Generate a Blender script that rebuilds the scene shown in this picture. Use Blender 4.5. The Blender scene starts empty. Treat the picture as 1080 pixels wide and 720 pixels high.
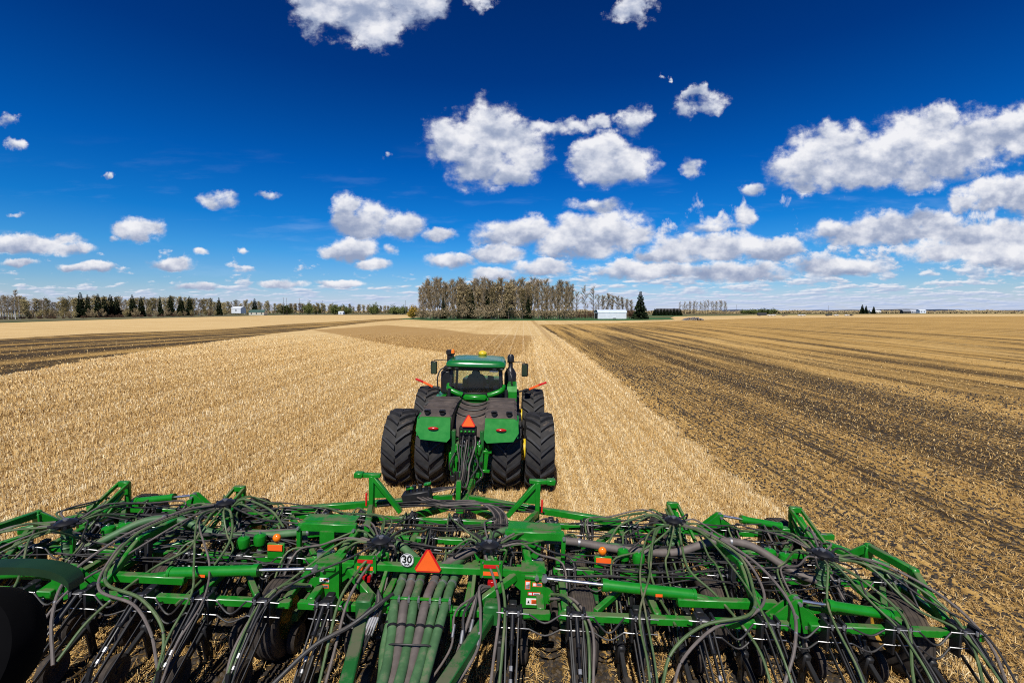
import bpy, math, random
import numpy as np
from mathutils import Vector, Matrix, Euler
R = math.radians
sc = bpy.context.scene
COL = sc.collection

# ------------------------------------------------------------------ camera
F = 480.0                                   # focal length in pixels of a 1080 px wide frame
PITCH = math.atan(31 / 480)
CAM = Vector((0, 0, 4.78))
cd = bpy.data.cameras.new('camera'); cam = bpy.data.objects.new('camera', cd); COL.objects.link(cam)
cd.sensor_width = 36; cd.lens = 16; cd.clip_start = 0.05; cd.clip_end = 30000
cam.location = CAM; cam.rotation_euler = (R(90) - PITCH, 0, 0)
sc.camera = cam

# ------------------------------------------------------------------ exposure
vs = sc.view_settings
vs.view_transform = 'Standard'; vs.look = 'None'; vs.gamma = 1; vs.use_curve_mapping = False
vs.exposure = 0.10
cy = sc.cycles
cy.max_bounces = 5; cy.diffuse_bounces = 2; cy.glossy_bounces = 3; cy.transmission_bounces = 4; cy.transparent_max_bounces = 8
cy.use_adaptive_sampling = False
cy.sample_clamp_indirect = 4
cy.use_denoising = False; cy.filter_width = 1.05

# ------------------------------------------------------------------ sun
SUN_EL, SUN_AZ = R(52), math.atan2(-0.16, -0.98)          # direction towards the sun, from +Y clockwise
sdir = Vector((math.sin(SUN_AZ) * math.cos(SUN_EL), math.cos(SUN_AZ) * math.cos(SUN_EL), math.sin(SUN_EL)))
sl = bpy.data.lights.new('sun', 'SUN'); so = bpy.data.objects.new('sun', sl); COL.objects.link(so)
sl.energy = 4.6; sl.angle = R(0.5); sl.color = (1.0, 0.955, 0.89)
so.rotation_euler = (-sdir).to_track_quat('-Z', 'Y').to_euler(); so.location = (0, -20, 40)

# ------------------------------------------------------------------ world: sky texture and cumulus clouds by direction
def ray(px, py):
    a = (px - 540) / F; b = (360 - py) / F
    return Vector((a, math.cos(PITCH) + math.sin(PITCH) * b, -math.sin(PITCH) + math.cos(PITCH) * b))
def uv(px, py):
    d = ray(px, py); return d.x / d.y, d.z / d.y

CLOUDS = [  # centre and half size of each lobe of the named clouds
 (345,4,34,26),(385,6,42,30),(425,0,46,22),(395,34,26,15),(455,2,18,12),(508,4,12,10),(668,8,19,15),
 (482,150,30,22),(518,138,30,26),(512,170,38,24),(545,152,30,20),(576,137,27,9),(606,131,26,8),(632,128,16,8),(550,168,24,11),(538,184,28,12),
 (622,167,21,18),(647,172,36,21),(636,152,22,13),(664,176,20,15),(668,128,16,14),
 (722,114,14,12),(752,109,20,10),(736,100,13,8),(730,177,11,13),(795,200,15,8),(700,82,5,3),
 (850,178,36,20),(880,160,40,24),(905,178,55,18),(935,168,40,22),(968,148,38,26),(988,132,22,16),(1000,165,46,22),(1035,145,40,24),(1075,142,34,24),(852,196,30,10),(965,186,32,14),(1110,150,40,26),
 (1045,206,34,15),(1078,204,34,18),(1016,216,16,9),(1110,208,30,20),
 (900,246,46,13),(940,240,46,15),(978,234,38,12),(872,242,18,10),(1000,244,30,12),
 (1030,256,50,15),(1066,250,40,18),(990,264,36,11),(1100,262,40,22),(1060,270,60,12),
 (362,226,14,19),(388,232,28,18),(424,238,22,12),(462,246,17,7),(368,214,14,9),
 (376,262,24,12),(354,266,17,8),(411,263,8,6),(393,279,16,6),
 (538,246,34,14),(562,241,24,12),(600,250,26,15),(632,240,42,16),(655,247,32,13),(630,216,32,9),(615,258,50,14),
 (474,275,22,8),(525,268,26,9),(520,290,24,7),(575,282,30,9),
 (722,262,44,14),(760,260,48,14),(806,262,36,12),(690,268,20,9),(752,238,34,8),(786,227,13,9),(680,285,50,10),(780,285,60,10),(880,282,50,9),
 (232,211,22,9),(222,206,10,6),(146,241,23,11),(148,246,14,8),(36,256,46,10),(75,262,22,6),(182,277,23,6),(213,266,9,4),(257,266,7,4),(122,250,8,4),
 (8,130,12,8),(18,153,12,6),(115,186,7,4),(280,204,14,4),(410,168,5,3),(20,226,9,3),(60,246,8,3),(95,282,26,5),(20,278,18,5),(205,302,22,4),(300,300,20,4),(360,299,22,4)]

THIN = {(722,114), (752,109), (736,100), (730,177), (795,200), (786,227), (232,211), (222,206), (630,216), (668,128), (8,130), (632,128), (280,204), (752,238), (852,196), (606,131), (576,137), (668,15), (508,4)}
W = bpy.data.worlds.new('World'); sc.world = W; W.use_nodes = True
nt = W.node_tree; N = nt.nodes; L = nt.links
for n in list(N): N.remove(n)
def nd(tp, **k):
    n = N.new(tp)
    for a, b in k.items(): setattr(n, a, b)
    return n
def put(sock, v):
    if isinstance(v, bpy.types.NodeSocket): L.new(v, sock)
    else: sock.default_value = v
def M_(op, a, b=0.0, c=0.0, clamp=False):
    n = nd('ShaderNodeMath', operation=op, use_clamp=clamp)
    put(n.inputs[0], a); put(n.inputs[1], b); put(n.inputs[2], c)
    return n.outputs[0]
def V_(op, a, b=(0, 0, 0), c=(0, 0, 0)):
    n = nd('ShaderNodeVectorMath', operation=op)
    put(n.inputs[0], a); put(n.inputs[1], b)
    if op == 'MULTIPLY_ADD': put(n.inputs[2], c)
    return n.outputs['Value'] if op in ('DOT_PRODUCT', 'LENGTH') else n.outputs[0]
def XYZ(x, y, z=0.0):
    n = nd('ShaderNodeCombineXYZ'); put(n.inputs[0], x); put(n.inputs[1], y); put(n.inputs[2], z); return n.outputs[0]
def noise(vec, scale, detail=5, rough=0.55, color=False):
    n = nd('ShaderNodeTexNoise'); put(n.inputs['Vector'], vec); n.inputs['Scale'].default_value = scale
    n.inputs['Detail'].default_value = detail; n.inputs['Roughness'].default_value = rough
    return n.outputs['Color' if color else 'Fac']
def smooth(x, a, b, lo=0.0, hi=1.0):
    n = nd('ShaderNodeMapRange', interpolation_type='SMOOTHSTEP'); put(n.inputs[0], x); put(n.inputs[1], a); put(n.inputs[2], b)
    n.inputs[3].default_value = lo; n.inputs[4].default_value = hi; return n.outputs[0]
def mixc(f, a, b):
    n = nd('ShaderNodeMix', data_type='RGBA'); put(n.inputs[0], f); put(n.inputs[6], a); put(n.inputs[7], b); return n.outputs[2]
def ramp(f, pts, interp='LINEAR'):
    n = nd('ShaderNodeValToRGB'); put(n.inputs[0], f); e = n.color_ramp.elements; n.color_ramp.interpolation = interp
    while len(e) < len(pts): e.new(0.5)
    for i, (p, c) in enumerate(pts): e[i].position = p; e[i].color = (*c, 1)
    return n.outputs[0]

SKY_STRENGTH = 0.1
dirn = nd('ShaderNodeTexCoord').outputs['Generated']
sx = nd('ShaderNodeSeparateXYZ'); L.new(dirn, sx.inputs[0]); X, Y, Z = sx.outputs
sky = nd('ShaderNodeTexSky', sky_type='NISHITA', sun_disc=False, sun_elevation=SUN_EL, sun_rotation=SUN_AZ % (2 * math.pi),
         altitude=700, air_density=1.0, dust_density=0.35, ozone_density=2.2)
# the deep polarised blue of the photograph: the sky's own colour, deepened with height
deep = ramp(M_('MAXIMUM', Z, 0.0), [(0.0, (0.80, 0.78, 0.95)), (0.06, (0.40, 0.66, 0.95)), (0.12, (0.15, 0.60, 1.02)), (0.18, (0.03, 0.48, 1.0)), (0.28, (0.004, 0.36, 0.92)), (0.44, (0.002, 0.195, 0.62)), (0.62, (0.001, 0.135, 0.46)), (1.0, (0.003, 0.12, 0.4))])
mul = nd('ShaderNodeMix', data_type='RGBA', blend_type='MULTIPLY'); mul.inputs[0].default_value = 1
L.new(sky.outputs[0], mul.inputs[6]); L.new(deep, mul.inputs[7]); base = mul.outputs[2]
SKYNODES = (sky, mul)
Yc = M_('MAXIMUM', Y, 0.04)
U = M_('DIVIDE', X, Yc); Vv = M_('DIVIDE', Z, Yc)
P0 = XYZ(U, Vv)
amp = M_('MULTIPLY_ADD', M_('MAXIMUM', Vv, 0.0), 0.075, 0.012)
wn = V_('SUBTRACT', noise(P0, 15.0, 6, 0.62, True), (0.5, 0.5, 0.5))
P1 = V_('ADD', P0, V_('MULTIPLY', wn, XYZ(M_('MULTIPLY', amp, 2.5), M_('MULTIPLY', amp, 1.7))))
Fm = -5.0; S = 0.0; Wt = 1e-4
for ci, (cx, cyy, rx, ry) in enumerate(CLOUDS):
    thin = 0.42 if rx * ry < 75 else 0.62 if (cx, cyy) in THIN else 1.0
    if ci % 8 == 7:                          # keeps the node chain sequential, so that it compiles
        P1 = V_('MULTIPLY_ADD', XYZ(S, Wt, Fm), (1e-9, 1e-9, 1e-9), P1)
    cu, cv = uv(cx, cyy); s_ = 1.18 / F
    ir = (1 / (rx * s_), 1 / (ry * s_), 0)
    q = V_('MULTIPLY_ADD', P1, ir, (-cu * ir[0], -cv * ir[1], 0))
    w = M_('SUBTRACT', thin, V_('DOT_PRODUCT', q, q))
    Fm = M_('MAXIMUM', w, Fm)
    wc = M_('MAXIMUM', w, 0.0)
    qs = nd('ShaderNodeSeparateXYZ'); L.new(q, qs.inputs[0])
    S = M_('MULTIPLY_ADD', wc, qs.outputs[1], S); Wt = M_('ADD', wc, Wt)
vv = M_('MAXIMUM', Vv, 0.004)
Ps = V_('MULTIPLY', P0, (0.72, 1.0, 1.0))
fine = noise(Ps, 26.0, 6, 0.58)
fine_s = noise(V_('ADD', Ps, (-0.004, 0.014, 0.0)), 34.0, 3, 0.55)
big = noise(Ps, 15.0, 4, 0.5); big_s = noise(V_('ADD', Ps, (-0.012, 0.030, 0.0)), 15.0, 2, 0.5)
Fn = M_('ADD', Fm, M_('MULTIPLY_ADD', fine, 2.5, -1.22))
alpha = M_('POWER', smooth(Fn, -0.40, 0.68), 1.8)
rel = M_('DIVIDE', S, Wt)
emb = M_('ADD', M_('MULTIPLY', M_('SUBTRACT', big, big_s), 1.5), M_('MULTIPLY', M_('SUBTRACT', fine, fine_s), 1.15))
t = M_('ADD', M_('MULTIPLY_ADD', rel, 0.50, 0.50), emb)
cloudc = ramp(t, [(0.0, (2.7, 3.3, 4.8)), (0.28, (3.9, 4.4, 5.7)), (0.55, (6.0, 6.3, 7.2)), (0.88, (8.2, 8.25, 8.6))])
# the far bank of small cumulus above the horizon, laid on a flat cloud deck
vd = M_('ADD', vv, 0.040)
pb = XYZ(M_('MULTIPLY', U, 6.2), M_('DIVIDE', 0.26, vd))
nb = noise(pb, 2.3, 8, 0.60); nbs = noise(V_('ADD', pb, (-0.03, -0.085, 0.0)), 2.3, 4, 0.55)
lim = M_('MULTIPLY_ADD', smooth(U, -0.35, 0.9), 0.17, 0.085)
cov = M_('SUBTRACT', M_('DIVIDE', vv, lim), 1.0)                  # below 0 inside the bank
th = M_('MULTIPLY_ADD', cov, 0.14, 0.555)
ab = smooth(M_('SUBTRACT', nb, th), 0.0, 0.11)
tb = M_('MULTIPLY_ADD', M_('SUBTRACT', nb, nbs), 2.6, 0.52)
bankc = ramp(tb, [(0.0, (2.9, 3.8, 5.6)), (0.45, (4.7, 5.4, 6.8)), (0.75, (7.8, 7.9, 8.4))])
c1 = mixc(M_('MULTIPLY', ab, 0.88), base, bankc)
c2 = mixc(alpha, c1, cloudc)
# thin high streaks
st = noise(V_('MULTIPLY', P0, (1.6, 9.0, 1.0)), 2.2, 5, 0.6)
sm = M_('MULTIPLY', smooth(st, 0.52, 0.75), M_('MULTIPLY', smooth(Vv, 0.40, 0.16), smooth(Vv, 0.02, 0.12)))
c2b = mixc(M_('MULTIPLY', sm, M_('SUBTRACT', 0.16, M_('MULTIPLY', alpha, 0.16))), c2, (5.2, 6.6, 8.8, 1))
# air near the horizon
hz = smooth(Vv, 0.07, 0.0)
c3 = mixc(M_('MULTIPLY', hz, 0.50), c2b, (3.9, 5.1, 7.9, 1))
bg = nd('ShaderNodeBackground'); L.new(c3, bg.inputs[0]); bg.inputs[1].default_value = SKY_STRENGTH
wo = nd('ShaderNodeOutputWorld'); L.new(bg.outputs[0], wo.inputs[0])
W.cycles.sampling_method = 'MANUAL'; W.cycles.sample_map_resolution = 256

# ------------------------------------------------------------------ helpers
ROLL = R(1.6)
ORG = Vector((-1.15, 0, 0.03))               # the machines stand on ground that falls gently to the right
def fall(r):
    t = np.clip((np.asarray(r, float) - 28) / 130, 0, 1); return 1 - t * t * (3 - 2 * t)
def ground_z(x, y):
    x = np.asarray(x, float); y = np.asarray(y, float)
    return (ORG.z - math.tan(ROLL) * (x - ORG.x)) * fall(np.hypot(x, y))
def on_ground(px, py):
    """the ground point seen at a pixel of the photograph"""
    d = ray(px, py); z = 0.0
    for _ in range(30):
        t = (z - CAM.z) / d.z; p = CAM + d * t; z = float(ground_z(p.x, p.y))
    return p
def at(px, py, dist):
    """the point seen at a pixel, dist metres ahead"""
    d = ray(px, py); return CAM + d * (dist / d.y)

MATS = {}
class NT:                                    # tiny wrapper to write material nodes
    def __init__(s, name):
        s.m = bpy.data.materials.new(name); s.m.use_nodes = True; s.t = s.m.node_tree; s.N = s.t.nodes; s.L = s.t.links
        s.b = s.N['Principled BSDF']; s.o = s.N['Material Output']
    def n(s, tp, ins=None, **k):
        q = s.N.new(tp)
        for a, b in k.items(): setattr(q, a, b)
        for a, b in (ins or {}).items(): s.put(q.inputs[a], b)
        return q
    def put(s, sock, v):
        if isinstance(v, bpy.types.NodeSocket): s.L.new(v, sock)
        else: sock.default_value = v
    def math(s, op, a, b=0.0, c=0.0, clamp=False):
        q = s.n('ShaderNodeMath', operation=op, use_clamp=clamp); s.put(q.inputs[0], a); s.put(q.inputs[1], b); s.put(q.inputs[2], c); return q.outputs[0]
    def noise(s, vec, scale, detail=4, rough=0.55, col=False):
        q = s.n('ShaderNodeTexNoise'); s.put(q.inputs['Vector'], vec); q.inputs['Scale'].default_value = scale; q.inputs['Detail'].default_value = detail; q.inputs['Roughness'].default_value = rough
        return q.outputs['Color' if col else 'Fac']
    def ss(s, x, a, b, lo=0.0, hi=1.0):
        q = s.n('ShaderNodeMapRange', interpolation_type='SMOOTHSTEP'); s.put(q.inputs[0], x); s.put(q.inputs[1], a); s.put(q.inputs[2], b); s.put(q.inputs[3], lo); s.put(q.inputs[4], hi); return q.outputs[0]
    def mix(s, f, a, b, bt='MIX'):
        q = s.n('ShaderNodeMix', data_type='RGBA', blend_type=bt); s.put(q.inputs[0], f)
        for i, v in ((6, a), (7, b)):
            s.put(q.inputs[i], v if isinstance(v, bpy.types.NodeSocket) else (*v, 1))
        return q.outputs[2]
    def ramp(s, f, pts):
        q = s.n('ShaderNodeValToRGB'); s.put(q.inputs[0], f); e = q.color_ramp.elements
        while len(e) < len(pts): e.new(0.5)
        for i, (p, c) in enumerate(pts): e[i].position = p; e[i].color = (*c, 1)
        return q.outputs[0]
    def attr(s, name): return s.n('ShaderNodeAttribute', attribute_name=name).outputs['Fac']
    def bump(s, h, strength=0.3, dist=0.02):
        q = s.n('ShaderNodeBump'); q.inputs['Strength'].default_value = strength; q.inputs['Distance'].default_value = dist; s.put(q.inputs['Height'], h); s.L.new(q.outputs[0], s.b.inputs['Normal'])

def mat(name, col, rough=0.6, metal=0.0, dust=0.0, dustcol=(0.20, 0.15, 0.10), var=0.15, scale=6.0, coat=0.0, bump=0.0, emit=None):
    """painted, rubber or metal surface with uneven tone and dry soil lying on its upper faces"""
    t = NT(name); co = t.n('ShaderNodeTexCoord').outputs['Object']
    rnd = t.n('ShaderNodeObjectInfo').outputs['Random']
    v = t.noise(co, scale, 5, 0.6)
    c = t.mix(t.math('MULTIPLY', t.ss(v, 0.35, 0.75), 1.0), tuple(x * (1 - var) for x in col), tuple(min(1, x * (1 + var)) for x in col))
    r = t.math('MULTIPLY_ADD', v, 0.25, rough - 0.12)
    if dust > 0:
        nz = t.n('ShaderNodeSeparateXYZ', {0: t.n('ShaderNodeNewGeometry').outputs['Normal']}).outputs[2]
        d1 = t.noise(co, 3.0, 7, 0.68); d2 = t.noise(co, 40.0, 4, 0.6)
        lie = t.ss(nz, 0.1, 0.95, 0.18, 1.0)
        th = t.math('MULTIPLY_ADD', t.math('MULTIPLY', lie, dust), -0.42, 0.72)
        d = t.ss(t.math('MULTIPLY_ADD', d2, 0.14, t.math('SUBTRACT', d1, 0.07)), th, t.math('ADD', th, 0.16))
        c = t.mix(t.math('MULTIPLY', d, 0.72), c, dustcol); r = t.math('MULTIPLY_ADD', d, 0.35, r)
    t.put(t.b.inputs['Base Color'], c); t.put(t.b.inputs['Roughness'], r); t.b.inputs['Metallic'].default_value = metal
    t.b.inputs['Coat Weight'].default_value = coat; t.b.inputs['Coat Roughness'].default_value = 0.15
    if bump: t.bump(t.noise(co, 30, 4), bump, 0.01)
    if emit: t.b.inputs['Emission Color'].default_value = (*emit[0], 1); t.b.inputs['Emission Strength'].default_value = emit[1]
    MATS[name] = t.m; return t.m

class MB:
    """collects shapes for ONE mesh"""
    def __init__(s): s.v = []; s.f = []; s.mi = []; s.m = 0
    def add(s, vs, fs):
        o = len(s.v); s.v += [tuple(v) for v in vs]; s.f += [tuple(i + o for i in f) for f in fs]; s.mi += [s.m] * len(fs); return s
    def box(s, c, size, rot=None, ch=0.0):
        x, y, z = (a / 2 for a in size); c = Vector(c); m = rot if isinstance(rot, Matrix) else (Euler(rot).to_matrix() if rot else Matrix.Identity(3))
        if ch <= 0: 
            vs = [Vector((i * x, j * y, k * z)) for k in (-1, 1) for j in (-1, 1) for i in (-1, 1)]
            fs = [(0, 2, 3, 1), (4, 5, 7, 6), (0, 1, 5, 4), (2, 6, 7, 3), (0, 4, 6, 2), (1, 3, 7, 5)]
        else:                                 # chamfered along all edges
            ch = min(ch, x * .9, y * .9, z * .9)
            vs = []; idx = {}
            for i in (-1, 1):
                for j in (-1, 1):
                    for k in (-1, 1):
                        for ax in range(3):
                            q = [i * (x - ch), j * (y - ch), k * (z - ch)]; q[ax] += (i, j, k)[ax] * ch
                            idx[(i, j, k, ax)] = len(vs); vs.append(Vector(q))
            fs = []
            def quad(a, b, cc, d): fs.append((a, b, cc, d))
            for ax in range(3):
                o1, o2 = [(1, 2), (2, 0), (0, 1)][ax]
                for sg in (-1, 1):
                    r = []
                    for (p, q) in ((-1, -1), (1, -1), (1, 1), (-1, 1)):
                        k = [0, 0, 0]; k[ax] = sg; k[o1] = p; k[o2] = q; r.append(idx[(*k, ax)])
                    fs.append(tuple(r if sg > 0 else r[::-1]))
            for ax in range(3):               # edges parallel to ax
                o1, o2 = [(1, 2), (2, 0), (0, 1)][ax]
                for p in (-1, 1):
                    for q in (-1, 1):
                        k0 = [0, 0, 0]; k1 = [0, 0, 0]; k0[ax] = -1; k1[ax] = 1
                        for k in (k0, k1): k[o1] = p; k[o2] = q
                        r = [idx[(*k0, o1)], idx[(*k1, o1)], idx[(*k1, o2)], idx[(*k0, o2)]]
                        fs.append(tuple(r if p * q < 0 else r[::-1]))
            for i in (-1, 1):
                for j in (-1, 1):
                    for k in (-1, 1):
                        r = [idx[(i, j, k, a)] for a in range(3)]; fs.append(tuple(r if i * j * k > 0 else r[::-1]))
        return s.add([m @ v + c for v in vs], fs)
    def beam(s, a, b, w, h=None, up=(0, 0, 1), ch=None):
        """rectangular tube from a to b, w wide and h tall"""
        h = h or w; a, b = Vector(a), Vector(b); d = b - a; ln = d.length; y = d.normalized(); u = Vector(up)
        if abs(y.dot(u)) > 0.98: u = Vector((0, 1, 0))
        x = y.cross(u).normalized(); z = x.cross(y)
        return s.box((a + b) / 2, (w, ln, h), Matrix((x, y, z)).transposed(), ch if ch is not None else min(w, h) * 0.13)
    def tube(s, pts, r, n=8, caps=True):
        pts = [Vector(p) for p in pts]; rs = r if isinstance(r, (list, tuple)) else [r] * len(pts)
        t0 = (pts[1] - pts[0]).normalized(); u = t0.orthogonal().normalized(); vs = []; fs = []
        for i, p in enumerate(pts):
            t = (pts[min(i + 1, len(pts) - 1)] - pts[max(i - 1, 0)])
            t = t.normalized() if t.length > 1e-9 else t0
            u = (u - t * u.dot(t)); u = u.normalized() if u.length > 1e-6 else t.orthogonal().normalized(); w = t.cross(u)
            vs += [p + (u * math.cos(2 * math.pi * k / n) + w * math.sin(2 * math.pi * k / n)) * rs[i] for k in range(n)]
        for i in range(len(pts) - 1):
            for k in range(n):
                a = i * n + k; b = i * n + (k + 1) % n; fs.append((a, b, b + n, a + n))
        if caps: fs.append(tuple(range(n))[::-1]); fs.append(tuple(range((len(pts) - 1) * n, len(pts) * n)))
        return s.add(vs, fs)
    def cyl(s, a, b, r, n=14): return s.tube([a, b], r, n)
    def lathe(s, prof, axis='x', c=(0, 0, 0), n=32, close=False):
        """prof: (offset along axis, radius)"""
        c = Vector(c); vs = []; fs = []; m = len(prof)
        for k in range(n):
            a = 2 * math.pi * k / n; ca, sa = math.cos(a), math.sin(a)
            for (o, r) in prof:
                vs.append(c + Vector({'x': (o, r * ca, r * sa), 'y': (r * sa, o, r * ca), 'z': (r * ca, r * sa, o)}[axis]))
        for k in range(n):
            k2 = (k + 1) % n
            for i in range(m if close else m - 1):
                j = (i + 1) % m; fs.append((k * m + i, k2 * m + i, k2 * m + j, k * m + j))
        return s.add(vs, fs)
    def prism(s, poly, th, o=(0, 0, 0), ax=(1, 0, 0), ay=(0, 0, 1)):
        """flat plate: polygon in the plane (ax, ay) through o, th thick"""
        o, ax, ay = Vector(o), Vector(ax), Vector(ay); nrm = ax.cross(ay).normalized() * th / 2; n = len(poly)
        p = [o + ax * a + ay * b for a, b in poly]
        return s.add([q + nrm for q in p] + [q - nrm for q in p], [tuple(range(n)), tuple(range(2 * n - 1, n - 1, -1))] + [(i, i + n, (i + 1) % n + n, (i + 1) % n) for i in range(n)])
    def ball(s, c, r, n=12, m=8, sq=(1, 1, 1)):
        c = Vector(c); vs = []; fs = []
        for i in range(m + 1):
            a = math.pi * i / m
            for k in range(n):
                b = 2 * math.pi * k / n; vs.append(c + Vector((math.sin(a) * math.cos(b) * sq[0], math.sin(a) * math.sin(b) * sq[1], math.cos(a) * sq[2])) * r)
        for i in range(m):
            for k in range(n): fs.append((i * n + k, (i + 1) * n + k, (i + 1) * n + (k + 1) % n, i * n + (k + 1) % n))
        return s.add(vs, fs)
    def mesh(s, name, mats, angle=0.7, fix=True):
        me = bpy.data.meshes.new(name); me.from_pydata(s.v, [], s.f)
        for m in (mats if isinstance(mats, (list, tuple)) else [mats]): me.materials.append(MATS[m] if isinstance(m, str) else m)
        me.polygons.foreach_set('material_index', s.mi)
        if fix:
            import bmesh
            bm = bmesh.new(); bm.from_mesh(me); bmesh.ops.recalc_face_normals(bm, faces=bm.faces); bm.to_mesh(me); bm.free()
        me.shade_smooth(); me.set_sharp_from_angle(angle=angle); me.update(); return me
    def build(s, name, mats, parent=None, angle=0.7, loc=(0, 0, 0), rot=(0, 0, 0), fix=True):
        return link(name, s.mesh(name, mats, angle, fix), parent, loc, rot)

def link(name, me, parent=None, loc=(0, 0, 0), rot=(0, 0, 0)):
    o = bpy.data.objects.new(name, me); COL.objects.link(o); o.parent = parent; o.location = loc; o.rotation_euler = rot; return o
def tag(o, label=None, cat=None, group=None, kind=None):
    if label: o['label'] = label
    if cat: o['category'] = cat
    if group: o['group'] = group
    if kind: o['kind'] = kind
    return o
def empty(name, loc=(0, 0, 0), rz=0.0, parent=None, rot=None):
    o = bpy.data.objects.new(name, None); COL.objects.link(o); o.location = loc; o.rotation_euler = rot or (0, 0, rz); o.empty_display_size = 0.3; o.parent = parent; return o
def copy_tree(o, parent=None):
    c = o.copy(); COL.objects.link(c); c.parent = parent
    for ch in list(o.children): copy_tree(ch, c)
    return c
def curve_pts(ctrl, k=6):
    """Catmull-Rom through the control points"""
    p = [Vector(c) for c in ctrl]; p = [p[0] * 2 - p[1]] + p + [p[-1] * 2 - p[-2]]; out = []
    for i in range(1, len(p) - 2):
        for j in range(k):
            t = j / k; a, b, c, d = p[i - 1], p[i], p[i + 1], p[i + 2]
            out.append(0.5 * ((2 * b) + (c - a) * t + (2 * a - 5 * b + 4 * c - d) * t * t + (3 * b - a - 3 * c + d) * t ** 3))
    return out + [p[-2]]
# ------------------------------------------------------------------ ground: one sheet to the horizon
ROWA = math.atan(12 / 480)                   # the rows run a little to the right of straight ahead
def seg_sd(x, y, pts):
    """signed side of an open polyline given from near to far: > 0 on its right"""
    best = np.full(x.shape, 1e18); sg = np.zeros(x.shape)
    n = len(pts)
    for i in range(n - 1):
        ax, ay = pts[i]; bx, by = pts[i + 1]; dx, dy = bx - ax, by - ay; l2 = dx * dx + dy * dy
        t = ((x - ax) * dx + (y - ay) * dy) / l2
        t = np.clip(t, -1e9 if i == 0 else 0, 1e9 if i == n - 2 else 1)
        ex, ey = x - (ax + t * dx), y - (ay + t * dy); d = ex * ex + ey * ey
        s = ex * dy - ey * dx; m = d < best
        best = np.where(m, d, best); sg = np.where(m, np.sign(s), sg)
    return sg * np.sqrt(best)
def gpts(l): return [(p.x, p.y) for p in (on_ground(*q) for q in l)]
EDGE_R = gpts([(905, 600), (820, 540), (760, 492), (700, 442), (640, 392), (597, 360), (570, 343.5)])
EDGE_RT = gpts([(560, 342.5), (640, 340.8), (720, 338.2), (800, 335.4), (1080, 333.4)])           # far end of the worked ground on the right
EDGE_L1 = gpts([(0, 397), (100, 378), (200, 364), (300, 350.5), (345, 345), (395, 339.5), (430, 336.8)])
EDGE_L2 = gpts([(0, 357.5), (100, 351.5), (200, 348.5), (250, 346), (300, 342), (400, 336.6), (430, 335.4)])
PATCH = gpts([(327, 348), (407, 342.5), (467, 347), (503, 352), (565, 354), (556, 373), (540, 379), (457, 371), (397, 362)])
FAR_EDGE = gpts([(0, 340.5), (90, 337.6), (200, 334.6), (300, 332.2), (430, 332.0), (470, 337.0), (560, 337.6), (700, 337.4), (712, 333.6), (800, 331.6), (1080, 330.6)])
def poly_sd(x, y, poly):
    best = np.full(x.shape, 1e18); ins = np.zeros(x.shape, bool); n = len(poly)
    for i in range(n):
        ax, ay = poly[i]; bx, by = poly[(i + 1) % n]; dx, dy = bx - ax, by - ay
        t = np.clip(((x - ax) * dx + (y - ay) * dy) / (dx * dx + dy * dy), 0, 1)
        best = np.minimum(best, (x - ax - t * dx) ** 2 + (y - ay - t * dy) ** 2)
        c = ((ay > y) != (by > y)) & (x < (bx - ax) * (y - ay) / (by - ay + 1e-12) + ax); ins ^= c
    return np.where(ins, 1, -1) * np.sqrt(best)
def drill_sd(x, y):                          # ground already worked under the drill: behind its front rank
    return np.minimum(np.minimum(8.75 - y, 7.3 - np.abs(x + 1.1)), 50)
def worked(x, y):
    """> 0 where the ground has been seeded"""
    r = np.minimum(seg_sd(x, y, EDGE_R), seg_sd(x, y, EDGE_RT))
    l = np.minimum(-seg_sd(x, y, EDGE_L1), seg_sd(x, y, EDGE_L2))
    wob = 0.22 * np.sin(y * 1.1 + np.sin(y * .37) * 2) + 0.14 * np.sin(y * 3.3 + x * 1.7) + 0.10 * np.sin(y * 7.1 + x * 5)
    return np.maximum(np.maximum(r, l), drill_sd(x, y)) + np.clip(wob, -.4, .4)
ang = np.concatenate([np.radians(np.arange(-62, 62.01, 0.28)), np.radians(np.arange(66, 296, 5.0))])
rad = np.concatenate([[0.6, 1.5, 2.5, 3.5], 4.2 * 1.0135 ** np.arange(0, 590)])
rad = rad[rad < 9500]
A_, R_ = np.meshgrid(ang, rad)
gx, gy = (np.sin(A_) * R_).ravel(), (np.cos(A_) * R_).ravel()
gz = ground_z(gx, gy)
na, nr = len(ang), len(rad)
gv = np.stack([gx, gy, gz], 1)
i, j = np.meshgrid(np.arange(nr - 1), np.arange(na), indexing='ij'); j2 = (j + 1) % na
quads = np.stack([i * na + j, i * na + j2, (i + 1) * na + j2, (i + 1) * na + j], -1).reshape(-1, 4)[:, ::-1]
me = bpy.data.meshes.new('field')
centre = len(gv); gv = np.vstack([gv, [[0, 0, float(ground_z(0, 0))]]])
me.from_pydata(gv.tolist(), [], quads.tolist() + [(centre, (k + 1) % na, k) for k in range(na)])
me.shade_smooth()
def setattr_f(name, vals):
    a = me.attributes.new(name, 'FLOAT', 'POINT'); a.data.foreach_set('value', np.ascontiguousarray(np.concatenate([vals, [0.0]]), dtype=np.float32))
setattr_f('worked', worked(gx, gy)); setattr_f('patch', poly_sd(gx, gy, PATCH)); setattr_f('beyond', seg_sd(gx, gy, FAR_EDGE[::1]) * -1)

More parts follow.
